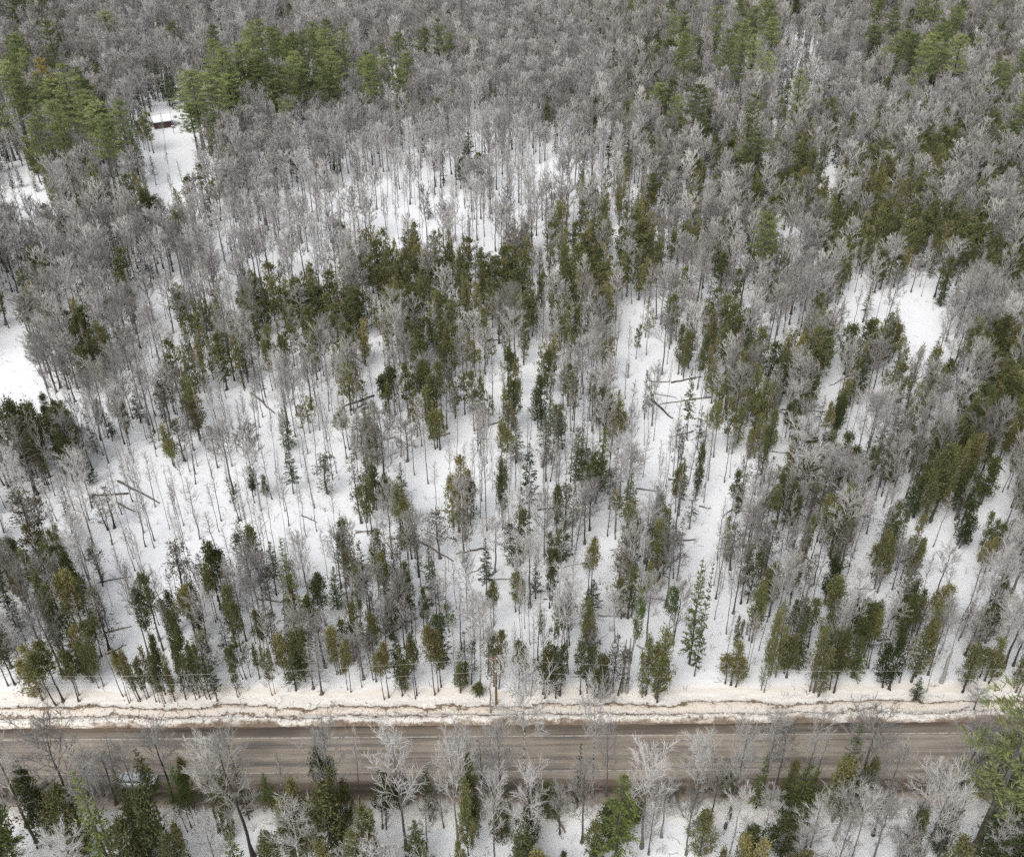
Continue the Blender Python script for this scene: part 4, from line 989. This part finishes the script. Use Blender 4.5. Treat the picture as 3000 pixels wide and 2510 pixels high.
mb = MB(); mb.tube([(0, 0, -.3), (0, 0, h * .5), (0, 0, h)], [.11, .09, .07], 8, 'deadwood', True)
o = link('cabin_pole', mb.mesh('cabin_pole')); o.location = (X, Y, z); tag(o, 'thin bare grey pole standing just right of the cabin', 'pole')
X, Y, z = foot(503, 384); mb = MB(); mb.box((0, 0, .35), (.7, .6, .75), 'log', taper=.85); mb.box((0, 0, .76), (.8, .7, .08), 'roof_snow')
o = link('box', mb.mesh('box')); o.location = (X + .6, Y, z); tag(o, 'small dark box at the right corner of the cabin', 'box')

# ------------------------------------------------------------------ car
X, Y = ground(408, 2287); Y = YN + KR * X - 1.35
car = bpy.data.objects.new('car', None); scene.collection.objects.link(car); car.location = (X, Y, .0); car.rotation_euler = (0, 0, math.atan(KR))
tag(car, 'silver white car passing on the near lane behind the firs', 'car')
LC, WC = 4.55, 1.80
def loft(secs, mat, closed_ends=True):
    """secs: (x, half width, z bottom, z top, shoulder inset)"""
    mb = MB(); k = mb.mi(mat); n = 12
    for x, hw, zb, zt, ins in secs:
        ring = [(-hw * .96, zb), (-hw, zb + (zt - zb) * .35), (-hw, zb + (zt - zb) * .72), (-hw + ins * .55, zt - .02 - (zt - zb) * .06), (-hw * .45, zt + .012), (0, zt + .02)]
        ring += [(-a, b_) for a, b_ in ring[:5][::-1]] + [(0, zb)]
        mb.v += [(x, a, b_) for a, b_ in ring]
    for i in range(len(secs) - 1):
        for j in range(n):
            a = i * n + j; b_ = i * n + (j + 1) % n; mb.f.append((a, b_, b_ + n, a + n)); mb.m.append(k)
    mb.f.append(tuple(range(n))[::-1]); mb.m.append(k); e = (len(secs) - 1) * n; mb.f.append(tuple(range(e, e + n))); mb.m.append(k)
    return mb
bd = loft([(-2.27, .66, .42, .78, .1), (-2.2, .80, .28, .93, .1), (-1.8, .88, .22, 1.0, .1), (-1.0, .9, .2, .98, .06), (.4, .9, .2, .96, .06), (1.0, .9, .2, .95, .1), (1.6, .87, .22, .87, .16), (2.1, .78, .28, .76, .2), (2.27, .60, .4, .62, .15)], 'car_paint')
link('body', bd.mesh('body', True), car)
cbn = loft([(-2.0, .70, .93, .985, .05), (-1.45, .70, .93, 1.38, .16), (-.9, .70, .93, 1.45, .18), (.0, .70, .93, 1.46, .18), (.45, .70, .93, 1.38, .16), (1.12, .70, .93, .97, .05)], 'car_glass')
link('cabin_glass', cbn.mesh('cabin_glass', True), car)
mb = loft([(-1.5, .60, 1.375, 1.40, .05), (-.9, .58, 1.44, 1.475, .08), (.0, .58, 1.45, 1.485, .08), (.42, .60, 1.37, 1.405, .05)], 'car_paint'); link('roof', mb.mesh('roof', True), car)
mb = MB()
for s in (-1, 1):
    for q in (([(-2.0, s * .73, .97), (-1.45, s * .63, 1.38)], .05), ([(1.14, s * .73, .96), (.45, s * .62, 1.39)], .045), ([(-.35, s * .735, .96), (-.35, s * .63, 1.45)], .04), ([(-1.45, s * .61, 1.40), (.45, s * .61, 1.40)], .04)):
        mb.tube(q[0], [q[1]] * 2, 6, 'car_paint')
link('pillars', mb.mesh('pillars'), car)
for sx_ in (-1.38, 1.40):
    for s in (-1, 1):
        def ring_(r, y0, y1, mat, nm, par):
            mb = MB(); mb.tube([(0, y0, 0), (0, (y0 + y1) / 2, 0), (0, y1, 0)], [r * .96, r, r * .96], 18, mat, True); o = link(nm, mb.mesh(nm), par); return o
        wh = ring_(.325, -.11, .11, 'rubber', 'wheel', car); wh.location = (sx_, s * .80, .325)
        ring_(.20, s * .10, s * .125, 'alloy', 'rim', wh)
for s in (-1, 1):
    mb = MB(); mb.box((2.13, s * .60, .64), (.22, .28, .13), 'lamp_clear', s * -.35); link('headlight', mb.mesh('headlight'), car)
    mb = MB(); mb.box((-2.2, s * .66, .80), (.12, .26, .15), 'lamp_red'); link('tail_light', mb.mesh('tail_light'), car)
    mb = MB(); mb.box((.72, s * .97, 1.02), (.14, .16, .12), 'car_paint'); link('mirror', mb.mesh('mirror'), car)
mb = MB(); mb.box((-2.262, 0, .60), (.02, .34, .12), 'lamp_clear'); link('number_plate', mb.mesh('number_plate'), car)
